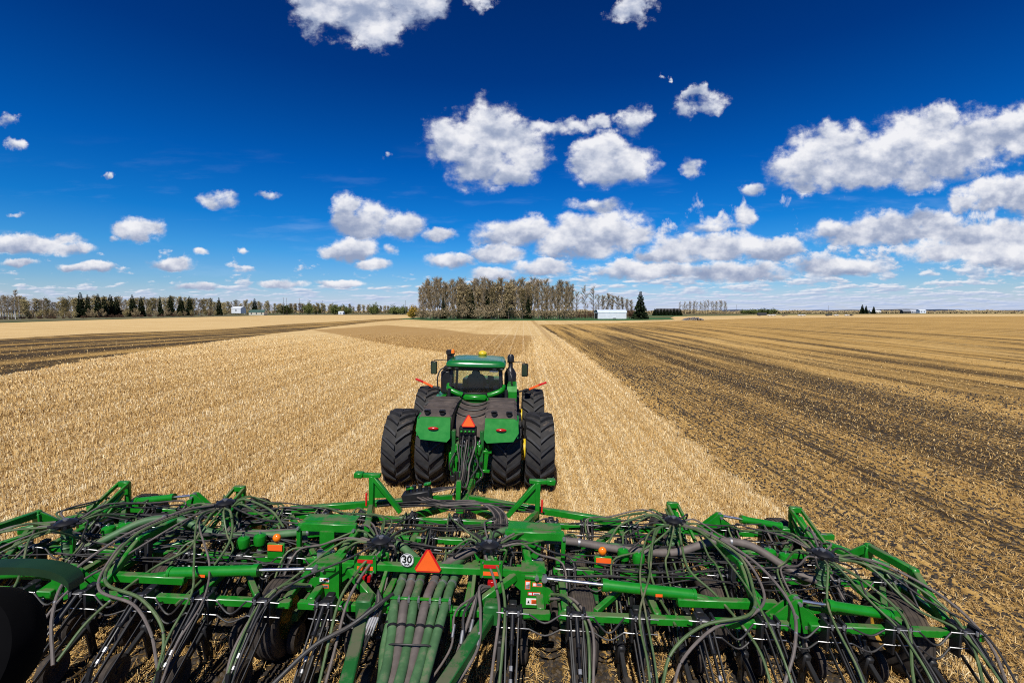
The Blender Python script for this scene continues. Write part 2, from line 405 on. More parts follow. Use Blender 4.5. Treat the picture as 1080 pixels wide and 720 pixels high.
t = NT('stubble_field'); geo = t.n('ShaderNodeNewGeometry').outputs['Position']
mp = t.n('ShaderNodeMapping', {0: geo}); mp.inputs['Rotation'].default_value = (0, 0, ROWA)
pos = mp.outputs[0]
def scl(v): q = t.n('ShaderNodeVectorMath', {0: pos, 1: v}, operation='MULTIPLY'); return q.outputs[0]
dist = t.n('ShaderNodeVectorMath', {0: geo}, operation='LENGTH').outputs['Value']
near = t.ss(dist, 60.0, 16.0)
rows = t.noise(scl((3.0, 0.10, 1)), 1.0, 5, 0.6)              # long streaks along the rows
swath = t.noise(scl((0.22, 0.006, 1)), 1.0, 3, 0.5)
cross = t.noise(scl((0.02, 0.05, 1)), 1.0, 4, 0.55)
clump = t.noise(geo, 5.0, 6, 0.65); finen = t.noise(geo, 30.0, 5, 0.7); mid = t.noise(geo, 0.5, 5, 0.6)
tone = t.math('ADD', t.math('MULTIPLY', rows, 0.32), t.math('ADD', t.math('MULTIPLY', finen, 0.44), t.math('ADD', t.math('MULTIPLY', swath, 0.20), t.math('MULTIPLY', clump, 0.30))))
straw = t.ramp(tone, [(0.42, (0.26, 0.148, 0.047)), (0.56, (0.53, 0.345, 0.135)), (0.68, (0.72, 0.52, 0.24)), (0.82, (0.90, 0.74, 0.46))])
straw = t.mix(t.math('MULTIPLY', near, 0.5), straw, (0.24, 0.16, 0.075))      # soil and litter between the standing stems close by
straw = t.mix(t.math('MULTIPLY', t.ss(cross, 0.50, 0.72), 0.35), straw, (0.36, 0.20, 0.062))
pt = t.attr('patch'); pe = t.math('MULTIPLY_ADD', t.math('SUBTRACT', mid, 0.5), 3.0, pt)
straw = t.mix(t.math('MULTIPLY', t.ss(pe, -0.6, 1.2), 0.72), straw, (0.34, 0.19, 0.058))
# worn wheel lines and pale swath lines running away ahead of the tractor
sepx = t.n('ShaderNodeSeparateXYZ', {0: pos})
px_ = t.math('MULTIPLY_ADD', t.math('SUBTRACT', t.noise(scl((0.3, 0.05, 1)), 1.0, 2), 0.5), 0.5, sepx.outputs[0])
lines = t.ss(t.math('ABSOLUTE', t.math('SUBTRACT', t.math('PINGPONG', px_, 1.7), 0.85)), 0.62, 0.84)
ahead = t.math('MULTIPLY', t.ss(sepx.outputs[1], 18.0, 40.0), t.ss(t.math('ABSOLUTE', t.math('SUBTRACT', sepx.outputs[0], 1.0)), 9.0, 5.5))
straw = t.mix(t.math('MULTIPLY', t.math('MULTIPLY', lines, ahead), 0.40), straw, (0.70, 0.55, 0.33))
dk = t.math('MULTIPLY', t.ss(t.math('ABSOLUTE', t.math('SUBTRACT', px_, 5.0)), 0.9, 0.4), t.ss(sepx.outputs[1], 26.0, 45.0))
straw = t.mix(t.math('MULTIPLY', dk, 0.45), straw, (0.30, 0.165, 0.05))
# seeded ground: dark soil in the furrows between bands of straw
furrow = t.math('MULTIPLY_ADD', t.noise(scl((7.0, 1.1, 1)), 1.0, 5, 0.7), 0.55, t.math('MULTIPLY', t.noise(scl((2.6, 0.16, 1)), 1.0, 6, 0.66), 0.5)); bandn = t.noise(scl((0.33, 0.012, 1)), 1.0, 4, 0.55)
wv = t.n('ShaderNodeTexWave', {0: scl((1.0, 0.03, 1))}, wave_type='BANDS', bands_direction='X'); wv.inputs['Scale'].default_value = 1.05; wv.inputs['Distortion'].default_value = 3.0; wv.inputs['Detail'].default_value = 4
far_d = t.ss(dist, 25.0, 260.0)
soilv = t.math('ADD', t.math('ADD', t.math('MULTIPLY', furrow, 0.55), t.math('MULTIPLY_ADD', bandn, 0.70, 0.012)), t.math('ADD', t.math('MULTIPLY', clump, 0.35), t.math('MULTIPLY', wv.outputs['Fac'], 0.10)))
drl = t.math('MULTIPLY', t.ss(dist, 10.5, 8.6), -0.12)
lft = t.math('MULTIPLY', t.ss(t.n('ShaderNodeSeparateXYZ', {0: geo}).outputs[0], -18.0, -32.0), -0.07)      # the left pass is turned over more fully
offe = t.math('ADD', t.math('ADD', drl, lft), t.math('MULTIPLY', t.ss(t.attr('worked'), 4.0, 40.0), 0.012))      # more straw left further from the last pass
soilm = t.ss(soilv, t.math('ADD', t.math('MULTIPLY_ADD', far_d, 0.03, 0.815), offe), t.math('ADD', t.math('MULTIPLY_ADD', far_d, 0.09, 0.965), offe))
soil = t.ramp(t.math('ADD', t.math('MULTIPLY', finen, 0.6), t.math('MULTIPLY', clump, 0.4)), [(0.35, (0.010, 0.008, 0.006)), (0.6, (0.040, 0.030, 0.021)), (0.8, (0.105, 0.078, 0.05))])
gold = t.ramp(tone, [(0.42, (0.115, 0.060, 0.014)), (0.54, (0.335, 0.190, 0.048)), (0.66, (0.55, 0.340, 0.105)), (0.80, (0.80, 0.575, 0.26))])
seeded = t.mix(t.math('MULTIPLY', soilm, 0.93), gold, soil)
we = t.math('ADD', t.attr('worked'), t.math('ADD', t.math('MULTIPLY_ADD', finen, 0.5, -0.25), t.math('MULTIPLY_ADD', clump, 0.5, -0.25)))
col = t.mix(t.ss(we, -0.12, 0.22), straw, seeded)
# land beyond the field: pasture, bare soil and other stubble in long strips
by = t.attr('beyond')
ln = t.noise(t.n('ShaderNodeVectorMath', {0: geo, 1: (0.0012, 0.010, 1)}, operation='MULTIPLY').outputs[0], 1.0, 3, 0.5)
land = t.ramp(ln, [(0.36, (0.035, 0.065, 0.018)), (0.46, (0.06, 0.085, 0.025)), (0.50, (0.10, 0.085, 0.045)), (0.56, (0.34, 0.24, 0.11)), (0.62, (0.11, 0.085, 0.055)), (0.7, (0.05, 0.085, 0.022))])
col = t.mix(t.ss(by, -0.5, 0.5), col, land)
t.put(t.b.inputs['Base Color'], col); t.b.inputs['Roughness'].default_value = 0.95; t.b.inputs['Specular IOR Level'].default_value = 0.1
hgt = t.math('ADD', t.math('MULTIPLY', finen, 0.5), t.math('ADD', clump, t.math('MULTIPLY', furrow, 0.8)))
t.bump(hgt, 0.55, 0.07)
me.materials.append(t.m); MATS['stubble_field'] = t.m
tag(link('field', me), 'wide stubble field with pale straw and dark seeded ground', 'field', kind='structure')

# ------------------------------------------------------------------ standing stubble and loose straw as real blades
t = NT('straw'); tn = t.attr('tone')
c = t.ramp(tn, [(0.0, (0.21, 0.115, 0.033)), (0.35, (0.53, 0.325, 0.105)), (0.7, (0.79, 0.555, 0.235)), (1.0, (0.95, 0.82, 0.54))])
t.put(t.b.inputs['Base Color'], c); t.b.inputs['Roughness'].default_value = 0.75; t.b.inputs['Specular IOR Level'].default_value = 0.2; MATS['straw'] = t.m
t = NT('soil_clod'); tn = t.attr('tone')
c = t.ramp(tn, [(0.0, (0.010, 0.008, 0.006)), (0.6, (0.030, 0.022, 0.016)), (1.0, (0.085, 0.064, 0.042))])
t.put(t.b.inputs['Base Color'], c); t.b.inputs['Roughness'].default_value = 0.95; MATS['soil_clod'] = t.m
rng = np.random.default_rng(5)
def scatter(n, r0, r1, a0=-57, a1=57, pw=1.0):
    """points on the ground ahead, thinner with distance"""
    u = rng.random(n); r = r0 * (r1 / r0) ** (u ** pw); a = np.radians(rng.uniform(a0, a1, n))
    return np.sin(a) * r, np.cos(a) * r, r
def blades(x, y, h, w, lean, az, tone, name, label, cat, zoff=0.0):
    """each blade a narrow standing or lying triangle pair"""
    n = len(x); z = ground_z(x, y) + zoff
    dx, dy, dz = np.sin(lean) * np.cos(az) * h, np.sin(lean) * np.sin(az) * h, np.cos(lean) * h
    fa = rng.uniform(0, math.pi, n); wx, wy = np.cos(fa) * w / 2, np.sin(fa) * w / 2
    lying = lean > 1.2
    wx = np.where(lying, -np.sin(az) * w / 2, wx); wy = np.where(lying, np.cos(az) * w / 2, wy)
    v = np.empty((n, 4, 3), np.float32)
    v[:, 0] = np.stack([x - wx, y - wy, z], 1); v[:, 1] = np.stack([x + wx, y + wy, z], 1)
    v[:, 2] = np.stack([x + dx + wx * .7, y + dy + wy * .7, z + dz], 1); v[:, 3] = np.stack([x + dx - wx * .7, y + dy - wy * .7, z + dz], 1)
    me = bpy.data.meshes.new(name); me.vertices.add(n * 4); me.loops.add(n * 4); me.polygons.add(n)
    me.vertices.foreach_set('co', v.ravel()); me.loops.foreach_set('vertex_index', np.arange(n * 4, dtype=np.int32))
    me.polygons.foreach_set('loop_start', np.arange(0, n * 4, 4, dtype=np.int32)); me.update(calc_edges=True)
    a = me.attributes.new('tone', 'FLOAT', 'FACE'); a.data.foreach_set('value', tone.astype(np.float32))
    me.materials.append(MATS['straw']); return tag(link(name, me), label, cat, kind='stuff')
def rowsnap(x, y, pitch, amt):
    ca, sa = math.cos(ROWA), math.sin(ROWA); u = x * ca - y * sa; w = x * sa + y * ca
    uc = np.round(u / pitch) * pitch + rng.normal(0, pitch * 0.16, len(u)); u = np.where(rng.random(len(u)) < amt, uc, u)
    return u * ca + w * sa, -u * sa + w * ca
x, y, r = scatter(700000, 8.3, 95, pw=1.15); x, y = rowsnap(x, y, 0.30, 0.80)
k = (worked(x, y) < rng.normal(0, 0.12, len(x))) & (rng.random(len(x)) < np.clip((95 - r) / 55, 0, 1)); x, y, r = x[k], y[k], r[k]; n = len(x)
ua = np.linspace(-200, 200, 8001); st1 = np.convolve(rng.normal(0, 1, 8001), np.hanning(11) / 5.5, 'same'); st2 = np.convolve(rng.normal(0, 1, 8001), np.hanning(61) / 30, 'same') * 2.2
def streak(x, y):                            # some rows paler than others, as the combine left them
    ca, sa = math.cos(ROWA), math.sin(ROWA); u = x * ca - y * sa + 0.25 * np.sin(y * .06 + x * .05)
    return 0.20 * np.interp(u, ua, st1) + 0.10 * np.interp(u, ua, st2) + 0.04
fl = rng.random(n) < 0.34
h = np.where(fl, rng.uniform(0.08, 0.24, n), rng.uniform(0.06, 0.15, n)); lean = np.where(fl, rng.uniform(1.25, 1.52, n), np.abs(rng.normal(0.1, 0.28, n)))
tone = np.clip(rng.beta(2.4, 2.0, n) + np.where(fl, 0.05, 0.02) + streak(x, y) - 0.30 * np.clip(poly_sd(x, y, PATCH), -1, 1).clip(0, 1), 0, 1)
blades(x, y, h, np.maximum(0.008, r * 0.00085) * rng.uniform(0.8, 1.5, n), lean, rng.uniform(0, 6.283, n), tone, 'stubble', 'pale standing stubble in rows ahead of and around the tractor', 'stubble')
# seeded ground: straw litter in strips, soil clods between
x, y, r = scatter(520000, 5.0, 90, pw=1.1)
ca, sa = math.cos(ROWA), math.sin(ROWA); uu = x * ca - y * sa; ww = x * sa + y * ca
cl = np.sin(uu * 3.1 + 1.7 * np.sin(ww * 1.3 + uu)) * np.sin(ww * 2.3 + 1.9 * np.sin(uu * 1.7)) + np.sin(uu * 7.3 + 2 * np.sin(ww * 3.1)) * np.sin(ww * 5.7 + 2 * np.sin(uu * 4.1))
band = 0.46 + 0.28 * np.sin(uu * 2 * math.pi / 0.62 + 0.9 * np.sin(ww * .5)) + 0.24 * np.interp(uu, ua, st2) + 0.20 * np.interp(uu, ua, st1) + 0.16 * cl + rng.normal(0, 0.13, len(x))
k = (worked(x, y) > rng.normal(0, 0.2, len(x))) & (band > 0.46 + 0.13 * (r < 9.2) - np.clip((x - 12) / 60, 0, .07)) & (rng.random(len(x)) < np.clip((90 - r) / 55, 0, 1)); x, y, r = x[k], y[k], r[k]; n = len(x)
fl = rng.random(n) < 0.72
h = np.where(fl, rng.uniform(0.06, 0.20, n), rng.uniform(0.05, 0.13, n)); lean = np.where(fl, rng.uniform(1.22, 1.5, n), np.abs(rng.normal(0.35, 0.4, n)))
blades(x, y, h, np.maximum(0.008, r * 0.0008) * rng.uniform(0.8, 1.4, n), lean, rng.uniform(0, 6.283, n), np.clip(rng.beta(1.6, 2.6, n) - 0.06, 0, 1), 'straw_litter', 'broken straw lying between the dark seeded furrows', 'straw litter', 0.012)
x, y, r = scatter(130000, 5.0, 45, pw=1.1); k = worked(x, y) > 0; x, y, r = x[k], y[k], r[k]; n = len(x)
s = rng.uniform(0.012, 0.045, n) * (0.6 + r * 0.035); z = ground_z(x, y)
oc = np.array([(1, 0, 0), (0, 1, 0), (-1, 0, 0), (0, -1, 0), (0, 0, 0.9), (0.3, 0.2, -0.4)])
v = oc[None] * s[:, None, None] * rng.uniform(0.6, 1.3, (n, 6, 3)) + np.stack([x, y, z], 1)[:, None]
tri = np.array([(0, 1, 4), (1, 2, 4), (2, 3, 4), (3, 0, 4)]); f = (tri[None] + (np.arange(n) * 6)[:, None, None]).reshape(-1, 3)
me = bpy.data.meshes.new('soil_clods'); me.vertices.add(n * 6); me.loops.add(len(f) * 3); me.polygons.add(len(f))
me.vertices.foreach_set('co', v.astype(np.float32).ravel()); me.loops.foreach_set('vertex_index', f.astype(np.int32).ravel()); me.polygons.foreach_set('loop_start', np.arange(0, len(f) * 3, 3, dtype=np.int32)); me.update(calc_edges=True)
a = me.attributes.new('tone', 'FLOAT', 'FACE'); a.data.foreach_set('value', np.repeat(rng.random(n), 4).astype(np.float32)); me.materials.append(MATS['soil_clod'])
tag(link('soil_clods', me), 'dark loose soil clods turned up in the seeded ground', 'soil', kind='stuff')
# ------------------------------------------------------------------ far scenery: woods, yard, buildings, vehicles
mat('bark_pale', (0.30, 0.26, 0.20), 0.9); mat('bark_dark', (0.09, 0.07, 0.05), 0.9); mat('birch_bark', (0.62, 0.60, 0.55), 0.8)
def leafmat(name, a, b, c=None):
    t = NT(name); tn = t.attr('tone'); t.put(t.b.inputs['Base Color'], t.ramp(tn, [(0, a), (1, b)])); t.b.inputs['Roughness'].default_value = 0.85
    t.b.inputs['Specular IOR Level'].default_value = 0.15; MATS[name] = t.m
leafmat('twigs', (0.20, 0.148, 0.082), (0.42, 0.325, 0.19)); leafmat('twigs_olive', (0.18, 0.138, 0.072), (0.40, 0.315, 0.165))
leafmat('twigs_red', (0.07, 0.035, 0.025), (0.17, 0.10, 0.06)); leafmat('needles', (0.010, 0.018, 0.007), (0.042, 0.060, 0.022))
leafmat('new_leaves', (0.20, 0.16, 0.075), (0.42, 0.345, 0.16)); leafmat('willow', (0.25, 0.15, 0.02), (0.52, 0.35, 0.06)); leafmat('green_leaves', (0.06, 0.08, 0.02), (0.18, 0.20, 0.06))
rt = random.Random(11)
def faces_mesh(name, quads, tones, m):
    me = bpy.data.meshes.new(name); n = len(quads); v = np.array(quads, np.float32).reshape(-1, 3)
    me.from_pydata(v.tolist(), [], [(4 * i, 4 * i + 1, 4 * i + 2, 4 * i + 3) for i in range(n)])
    a = me.attributes.new('tone', 'FLOAT', 'FACE'); a.data.foreach_set('value', np.array(tones, np.float32)); me.materials.append(MATS[m]); return me
def strip(a, b, w, rnd):
    a, b = Vector(a), Vector(b); d = (b - a); s = d.cross(Vector((rnd.uniform(-1, 1), rnd.uniform(-1, 1), rnd.uniform(-.5, .5)))); s = s.normalized() * w / 2 if s.length > 1e-6 else Vector((w / 2, 0, 0))
    return [a - s, a + s, b + s * .4, b - s * .4]
def bare_tree(seed, H, spread, m, trunkm, leafy=0.0, up=1.0, nl=34):
    """trunk with limbs, each carrying sprays of fine twigs"""
    r = random.Random(seed); tb = MB(); q = []; tn = []
    lean = [Vector((r.uniform(-.02, .02) * H, r.uniform(-.02, .02) * H, 0)) * k for k in (0, .5, 1)]
    tp = [Vector((0, 0, 0)) + lean[0], Vector((0, 0, H * .5)) + lean[1], Vector((0, 0, H * .93)) + lean[2]]
    tb.tube(curve_pts(tp, 4), [H * .013 * (1 - .09 * i) for i in range(9)], 6)
    def tpt(f): return tp[0].lerp(tp[1], f * 2) if f < .5 else tp[1].lerp(tp[2], f * 2 - 1)
    for k in range(nl):
        f = 0.22 + 0.76 * (k + r.random()) / nl; b = tpt(min(f, .98)); az = r.uniform(0, 6.283); prof = math.sin(min(1, (f - .12) / .5) * 1.57) * (1.12 - f * .75)
        ln = spread * prof * r.uniform(.6, 1.15); d = Vector((math.cos(az), math.sin(az), r.uniform(.5, 1.5) * up)).normalized(); e = b + d * ln * 1.3
        tb.tube([b, b.lerp(e, .5) + Vector((0, 0, -.04 * ln)), e], [H * .0042, H * .0028, H * .0012], 4, False)
        for j in range(16):
            g = r.uniform(.2, 1.0); s = b.lerp(e, g); dd = (d + Vector((r.uniform(-1, 1), r.uniform(-1, 1), r.uniform(-.3, .9)))).normalized()
            l = r.uniform(.05, .12) * H * .55; s2 = s + dd * l; q.append(strip(s, s2, .0026 * H + .02, r)); tn.append(r.random())
            for _ in range(2):
                d3 = (dd + Vector((r.uniform(-1, 1), r.uniform(-1, 1), r.uniform(-.4, .8)))).normalized(); q.append(strip(s.lerp(s2, r.uniform(.3, .9)), s2 + d3 * l * .6, .0022 * H + .015, r)); tn.append(r.random())
            if r.random() < leafy:
                for _ in range(6):
                    c = s2 + Vector((r.gauss(0, .3), r.gauss(0, .3), r.gauss(0, .3))); w = r.uniform(.05, .13); u = Vector((r.uniform(-1, 1), r.uniform(-1, 1), r.uniform(-1, 1))).normalized(); v = u.orthogonal().normalized()
                    q.append([c - u * w - v * w, c + u * w - v * w, c + u * w + v * w, c - u * w + v * w]); tn.append(r.uniform(.4, 1))
    return tb.mesh('trunk', trunkm, fix=False), faces_mesh('crown', q, tn, m)
def conifer(seed, H, rad, m='needles', dense=1.0):
    r = random.Random(seed); tb = MB(); tb.tube([(0, 0, 0), (0, 0, H * .97)], [H * .014, H * .002], 6); q = []; tn = []
    n = int(34 * dense)
    for k in range(n):
        f = 0.06 + .93 * k / n; z = H * f; R0 = rad * (1 - f) ** .8 * r.uniform(.72, 1.12) + .12
        nb = max(4, int(10 * (1 - f) + 4))
        for j in range(nb):
            az = 6.283 * (j + r.random() * .8) / nb; rr = R0 * r.uniform(.6, 1.1); d = Vector((math.cos(az), math.sin(az), r.uniform(-.42, -.05)))
            s = Vector((0, 0, z)); e = s + d * rr; side = Vector((-math.sin(az), math.cos(az), 0))
            for g in range(4):
                p = s.lerp(e, .25 + .25 * g); w = rr * .20 * (1.15 - .2 * g) + .08; l = rr * .17 + .1; t = r.random(); dz = Vector((0, 0, r.uniform(-.12, .05) * rr))
                q.append([p - side * w - d * l + dz, p + side * w - d * l, p + side * w * .7 + d * l - Vector((0, 0, .07 * rr)), p - side * w * .7 + d * l]); tn.append(t)
                if g > 1: q.append([p - Vector((0, 0, l)), p + d * l - Vector((0, 0, l * 1.2)), p + d * l * 1.1 + Vector((0, 0, l * .4)), p + Vector((0, 0, l * .5))]); tn.append(t * .7)
    return tb.mesh('trunk', 'bark_dark', fix=False), faces_mesh('crown', q, tn, m)
def bush(seed, H, Wd, m, leafy=0.3):
    r = random.Random(seed); tb = MB(); q = []; tn = []
    for k in range(26):
        az = r.uniform(0, 6.283); rr = Wd * .5 * math.sqrt(r.random()); e = Vector((math.cos(az) * rr, math.sin(az) * rr, H * r.uniform(.55, 1) * (1 - .45 * (rr / (Wd * .5)) ** 2)))
        b = Vector((e.x * .3, e.y * .3, 0)); tb.tube([b, e], [.05, .015], 4, False)
        for j in range(26):
            s = b.lerp(e, r.uniform(.25, 1)); l = r.uniform(.08, .2) * H; d = Vector((r.uniform(-1, 1), r.uniform(-1, 1), r.uniform(-.2, 1.2))).normalized(); q.append(strip(s, s + d * l, .02 * H, r)); tn.append(r.random())
            for _ in range(3 if r.random() < leafy else 0):
                c = s + d * l * r.uniform(.4, 1.2) + Vector((r.gauss(0, .02 * H), r.gauss(0, .02 * H), r.gauss(0, .02 * H))); w = .021 * H; u = Vector((r.uniform(-1, 1), r.uniform(-1, 1), r.uniform(-1, 1))).normalized(); v = u.orthogonal().normalized()
                q.append([c - u * w - v * w, c + u * w - v * w, c + u * w + v * w, c - u * w + v * w]); tn.append(r.uniform(.3, 1))
    return tb.mesh('stem', 'bark_dark', fix=False), faces_mesh('foliage', q, tn, m)
PRO = {}
PRO['poplar'] = [bare_tree(20 + k, 10, 1.35 + .3 * (k % 3), 'twigs', 'bark_pale', 0.0, 1.4, 46) for k in range(5)]
PRO['olive'] = [bare_tree(40 + k, 10, 1.3, 'twigs_olive', 'bark_dark', 0.16, 1.0, 46) for k in range(3)]
PRO['cottonwood'] = [bare_tree(50 + k, 10, 2.6, 'twigs', 'bark_dark', 0.0, 1.0, 30) for k in range(3)]
PRO['aspen'] = [bare_tree(60 + k, 10, 1.7, 'new_leaves', 'bark_pale', 0.30, 1.0, 32) for k in range(3)]
PRO['thicket'] = [bush(140 + k, 10, 9, 'new_leaves', .35) for k in range(2)]
PRO['birch'] = [bare_tree(70 + k, 10, 1.5, 'twigs', 'birch_bark', 0.0, 1.0, 26) for k in range(2)]
PRO['spruce'] = [conifer(80 + k, 10, 1.7 + .3 * k) for k in range(3)]
PRO['bigspruce'] = [conifer(90, 10, 2.3, dense=1.3)]
PRO['shrub'] = [bush(100 + k, 10, 16, 'twigs_red', .2) for k in range(3)]
PRO['brush'] = [bush(110 + k, 10, 12, 'twigs', .1) for k in range(3)]
PRO['willow'] = [bush(120, 10, 10, 'willow', .9)]
PRO['greentree'] = [bush(130 + k, 10, 11, 'green_leaves', .9) for k in range(2)]
def plant(kind, name, px, dist, top_px, label, cat, group=None, wide=1.0, variant=None):
    """a plant standing where its foot is seen, as tall as it is seen"""
    base_y = 329 + 480 * CAM.z / dist; h = (base_y - top_px) / 480 * dist; x = (px - 540) / 480 * dist
    pr = PRO[kind]; tr, cr = pr[rt.randrange(len(pr)) if variant is None else variant]
    o = empty(name, (x, dist, float(ground_z(x, dist))), rt.uniform(0, 6.28)); o.scale = (h / 10 * wide, h / 10 * wide, h / 10); tag(o, label, cat, group)
    a, b = ('stem', 'foliage') if kind in ('shrub', 'brush', 'willow', 'greentree', 'thicket') else ('trunk', 'crown')
    link(a, tr, o); link(b, cr, o); return o

# grove in the middle distance
for k in range(72):
    px = 443 + (k + rt.random()) / 72 * 160; d = rt.uniform(312, 352)
    plant('poplar', 'poplar_tree', px, d, rt.uniform(292, 303) + max(0, (px - 570)) * .12, 'tall bare grey poplar among the dense grove behind the tractor', 'tree', 'bare poplars in the grove', 1.0)
for k in range(11):
    px = 480 + (k + rt.random()) / 11 * 80; d = rt.uniform(308, 322)
    plant('olive', 'budding_tree', px, d, rt.uniform(297, 310), 'olive brown bushy tree in the middle of the grove', 'tree', 'olive trees in the grove', 1.1)
for px, top in ((468, 313), (487, 306), (497, 304), (533, 299), (514, 304), (557, 311), (484, 322), (556, 325)):
    plant('spruce', 'spruce_tree', px, rt.uniform(309, 318), top, 'dark narrow spruce standing among the grove poplars', 'tree', 'spruces in the grove', 0.8)
for k in range(24):
    px = 446 + (k + rt.random()) / 24 * 160
    plant('brush', 'bare_shrub', px, rt.uniform(305, 316), rt.uniform(318, 326), 'brown leafless undergrowth shrub at the foot of the grove', 'shrub', 'undergrowth along the grove', 1.0)
for px, top in ((601, 306), (608, 307), (617, 302), (626, 303), (631, 311)):
    plant('cottonwood', 'cottonwood_tree', px, rt.uniform(345, 365), top, 'open bare cottonwood behind the left end of the white shed', 'tree', 'cottonwoods left of the shed', 0.9)
for px, top in ((636, 311), (641, 309), (646, 311), (651, 312), (656, 313), (661, 315), (665, 316)):
    plant('poplar', 'poplar_tree', px, rt.uniform(345, 360), top, 'slim bare poplar rising directly behind the white shed roof', 'tree', 'poplars behind the shed', 1.3)
for px in (606, 612, 618, 625, 664, 668):
    plant('shrub', 'bare_shrub', px, 335, rt.uniform(324, 328), 'low reddish brown shrub beside the white shed', 'shrub', 'shrubs beside the shed', 0.8)
plant('bigspruce', 'spruce_tree', 675, 309, 306.5, 'broad lone dark spruce right of the white shed', 'tree')
plant('willow', 'willow_shrub', 436.5, 318, 321.5, 'golden yellow willow shrub at the left end of the grove', 'shrub')
plant('brush', 'bare_shrub', 444, 316, 324, 'rounded brown shrub touching the golden willow', 'shrub')
# wood along the left horizon
def lbase(px): return np.interp(px, [-30, 0, 100, 200, 290, 440], [338.6, 337.2, 335.6, 333.9, 332.2, 331.6])
def ld(px, off=0): return 480 * CAM.z / (lbase(px) - 329 - off)
for k in range(130):
    px = -26 + (k + rt.random()) / 130 * 320; off = rt.uniform(.9, 1.9); top = np.interp(px, [-30, 60, 85, 200, 290], [311, 315, 312.5, 314, 319]) + rt.uniform(-1.5, 4.0)
    plant('aspen' if rt.random() < (.75 if px > 60 else .35) else 'birch', 'aspen_tree', px, ld(px, off), top, 'thin aspen with first yellowish leaves in the wood on the left', 'tree', 'aspens in the left wood', 1.25)
for px, top in ((86.5, 307.5), (94, 309.5), (105, 309), (111, 311), (118, 310), (124, 312), (141, 310), (150, 312), (170, 311.5), (181, 310.5), (192, 312.5), (201, 311.5), (232, 313), (269.5, 314)):
    plant('spruce', 'spruce_tree', px, ld(px, .9), top, 'dark pointed spruce in the wood on the left horizon', 'tree', 'spruces in the left wood', rt.uniform(.55, 1.0))
for px, top in ((4, 310), (10, 311), (22, 316)): plant('birch', 'birch_tree', px, ld(px, .2), top, 'bare thin birch at the left edge of the field', 'tree', 'birches at the field edge', 1.0)
plant('birch', 'birch_tree', 17, ld(17), 304.5, 'white trunked birch standing tallest at the far left field edge', 'tree')
for k in range(46):
    px = 30 + (k + rt.random()) / 46 * 262; plant('brush' if k % 2 else 'thicket', 'young_aspen', px, ld(px, rt.uniform(.6, 1.2)), lbase(px) - rt.uniform(9, 15) * (1 - px / 700), 'bushy young aspen filling the front of the left wood', 'tree', 'young aspens in the left wood', .75)
for k in range(30):
    px = -20 + (k + rt.random()) / 30 * 250
    plant('shrub', 'bare_shrub', px, ld(px, .15), lbase(px) - rt.uniform(3.0, 6.5) * (1 - px / 500), 'reddish brown bare shrub along the left field edge', 'shrub', 'shrubs along the left field edge', 1.0)
for k in range(44):
    px = 292 + (k + rt.random()) / 44 * 146; top = np.interp(px, [290, 320, 350, 400, 440], [319, 320, 321, 322.5, 323.5]) + rt.uniform(-1.2, 2.2)
    plant(rt.choice(['aspen', 'aspen', 'greentree', 'olive']), 'distant_tree', px, rt.uniform(880, 1000), top, 'small distant tree with thin spring leaves on the horizon left of the grove', 'tree', 'trees on the horizon left of the grove', 1.5)
for px, top in ((326, 318), (354, 318.5), (394.5, 318.5)): plant('greentree', 'distant_tree', px, 870, top, 'taller rounded distant tree above the horizon trees left of the grove', 'tree', 'taller trees left of the grove', .8)
plant('greentree', 'distant_tree', 424.5, 860, 321.3, 'round green distant tree just left of the golden willow', 'tree')
# right hand horizon
for k in range(22):
    px = 716 + (k + rt.random()) / 22 * 50
    plant('cottonwood', 'bare_tree', px, rt.uniform(640, 690), 316.5 + rt.uniform(-.8, 3) + max(0, 735 - px) * .12, 'bare grey tree in the thin row right of the lone spruce', 'tree', 'bare trees right of the lone spruce', .7)
for k in range(9): plant('spruce', 'spruce_tree', 690 + k * 3.4, rt.uniform(630, 650), 325.2 + rt.uniform(-.8, .8), 'small spruce in the hedge before the dark barn', 'tree', 'small spruces before the barn', 1.5)
for k in range(9): plant('greentree', 'distant_tree', 785 + k * 3.6, rt.uniform(1000, 1060), 325.2 + rt.uniform(-.5, .6), 'low yellow green tree behind the dark box trailer', 'tree', 'yellow green trees behind the box trailer', 1.6)
for px, top in ((908.5, 320.8), (912.5, 322), (920.5, 322.6)): plant('bigspruce', 'spruce_tree', px, 1150, top, 'dark spruce against the horizon on the right', 'tree', 'spruces on the right horizon', 1.0)
# the long low far treeline reads as one mass
def treeline(name, d, px0, px1, h0, h1, m, label):
    r = random.Random(d); q = []; tn = []; n = int((px1 - px0) * 6)
    for k in range(n):
        px = r.uniform(px0, px1); x = (px - 540) / 480 * d; y = d + r.uniform(0, 60); h = r.uniform(h0, h1) * (.7 + .5 * abs(math.sin(px * .11) * math.sin(px * .031 + 1)))
        for _ in range(7):
            c = Vector((x + r.gauss(0, d * .0022), y + r.gauss(0, 5), h * r.uniform(.08, 1))); w = d * .0011 * r.uniform(.5, 1.2); u = Vector((r.uniform(-1, 1), r.uniform(-1, 1), r.uniform(-.5, .5))).normalized(); v = u.orthogonal().normalized()
            q.append([c - u * w - v * w, c + u * w - v * w, c + u * w + v * w, c - u * w + v * w]); tn.append(r.random())
    tag(link(name, faces_mesh(name, q, tn, m)), label, 'treeline', kind='stuff')
treeline('treeline', 1500, 700, 1110, 5, 11, 'twigs_olive', 'low brown treeline along the horizon on the right')
treeline('treeline', 2200, -40, 760, 8, 15, 'twigs_olive', 'low olive treeline along the horizon on the left')
treeline('treeline', 3200, 780, 1120, 8, 16, 'twigs_red', 'farthest low treeline below the hills on the right')
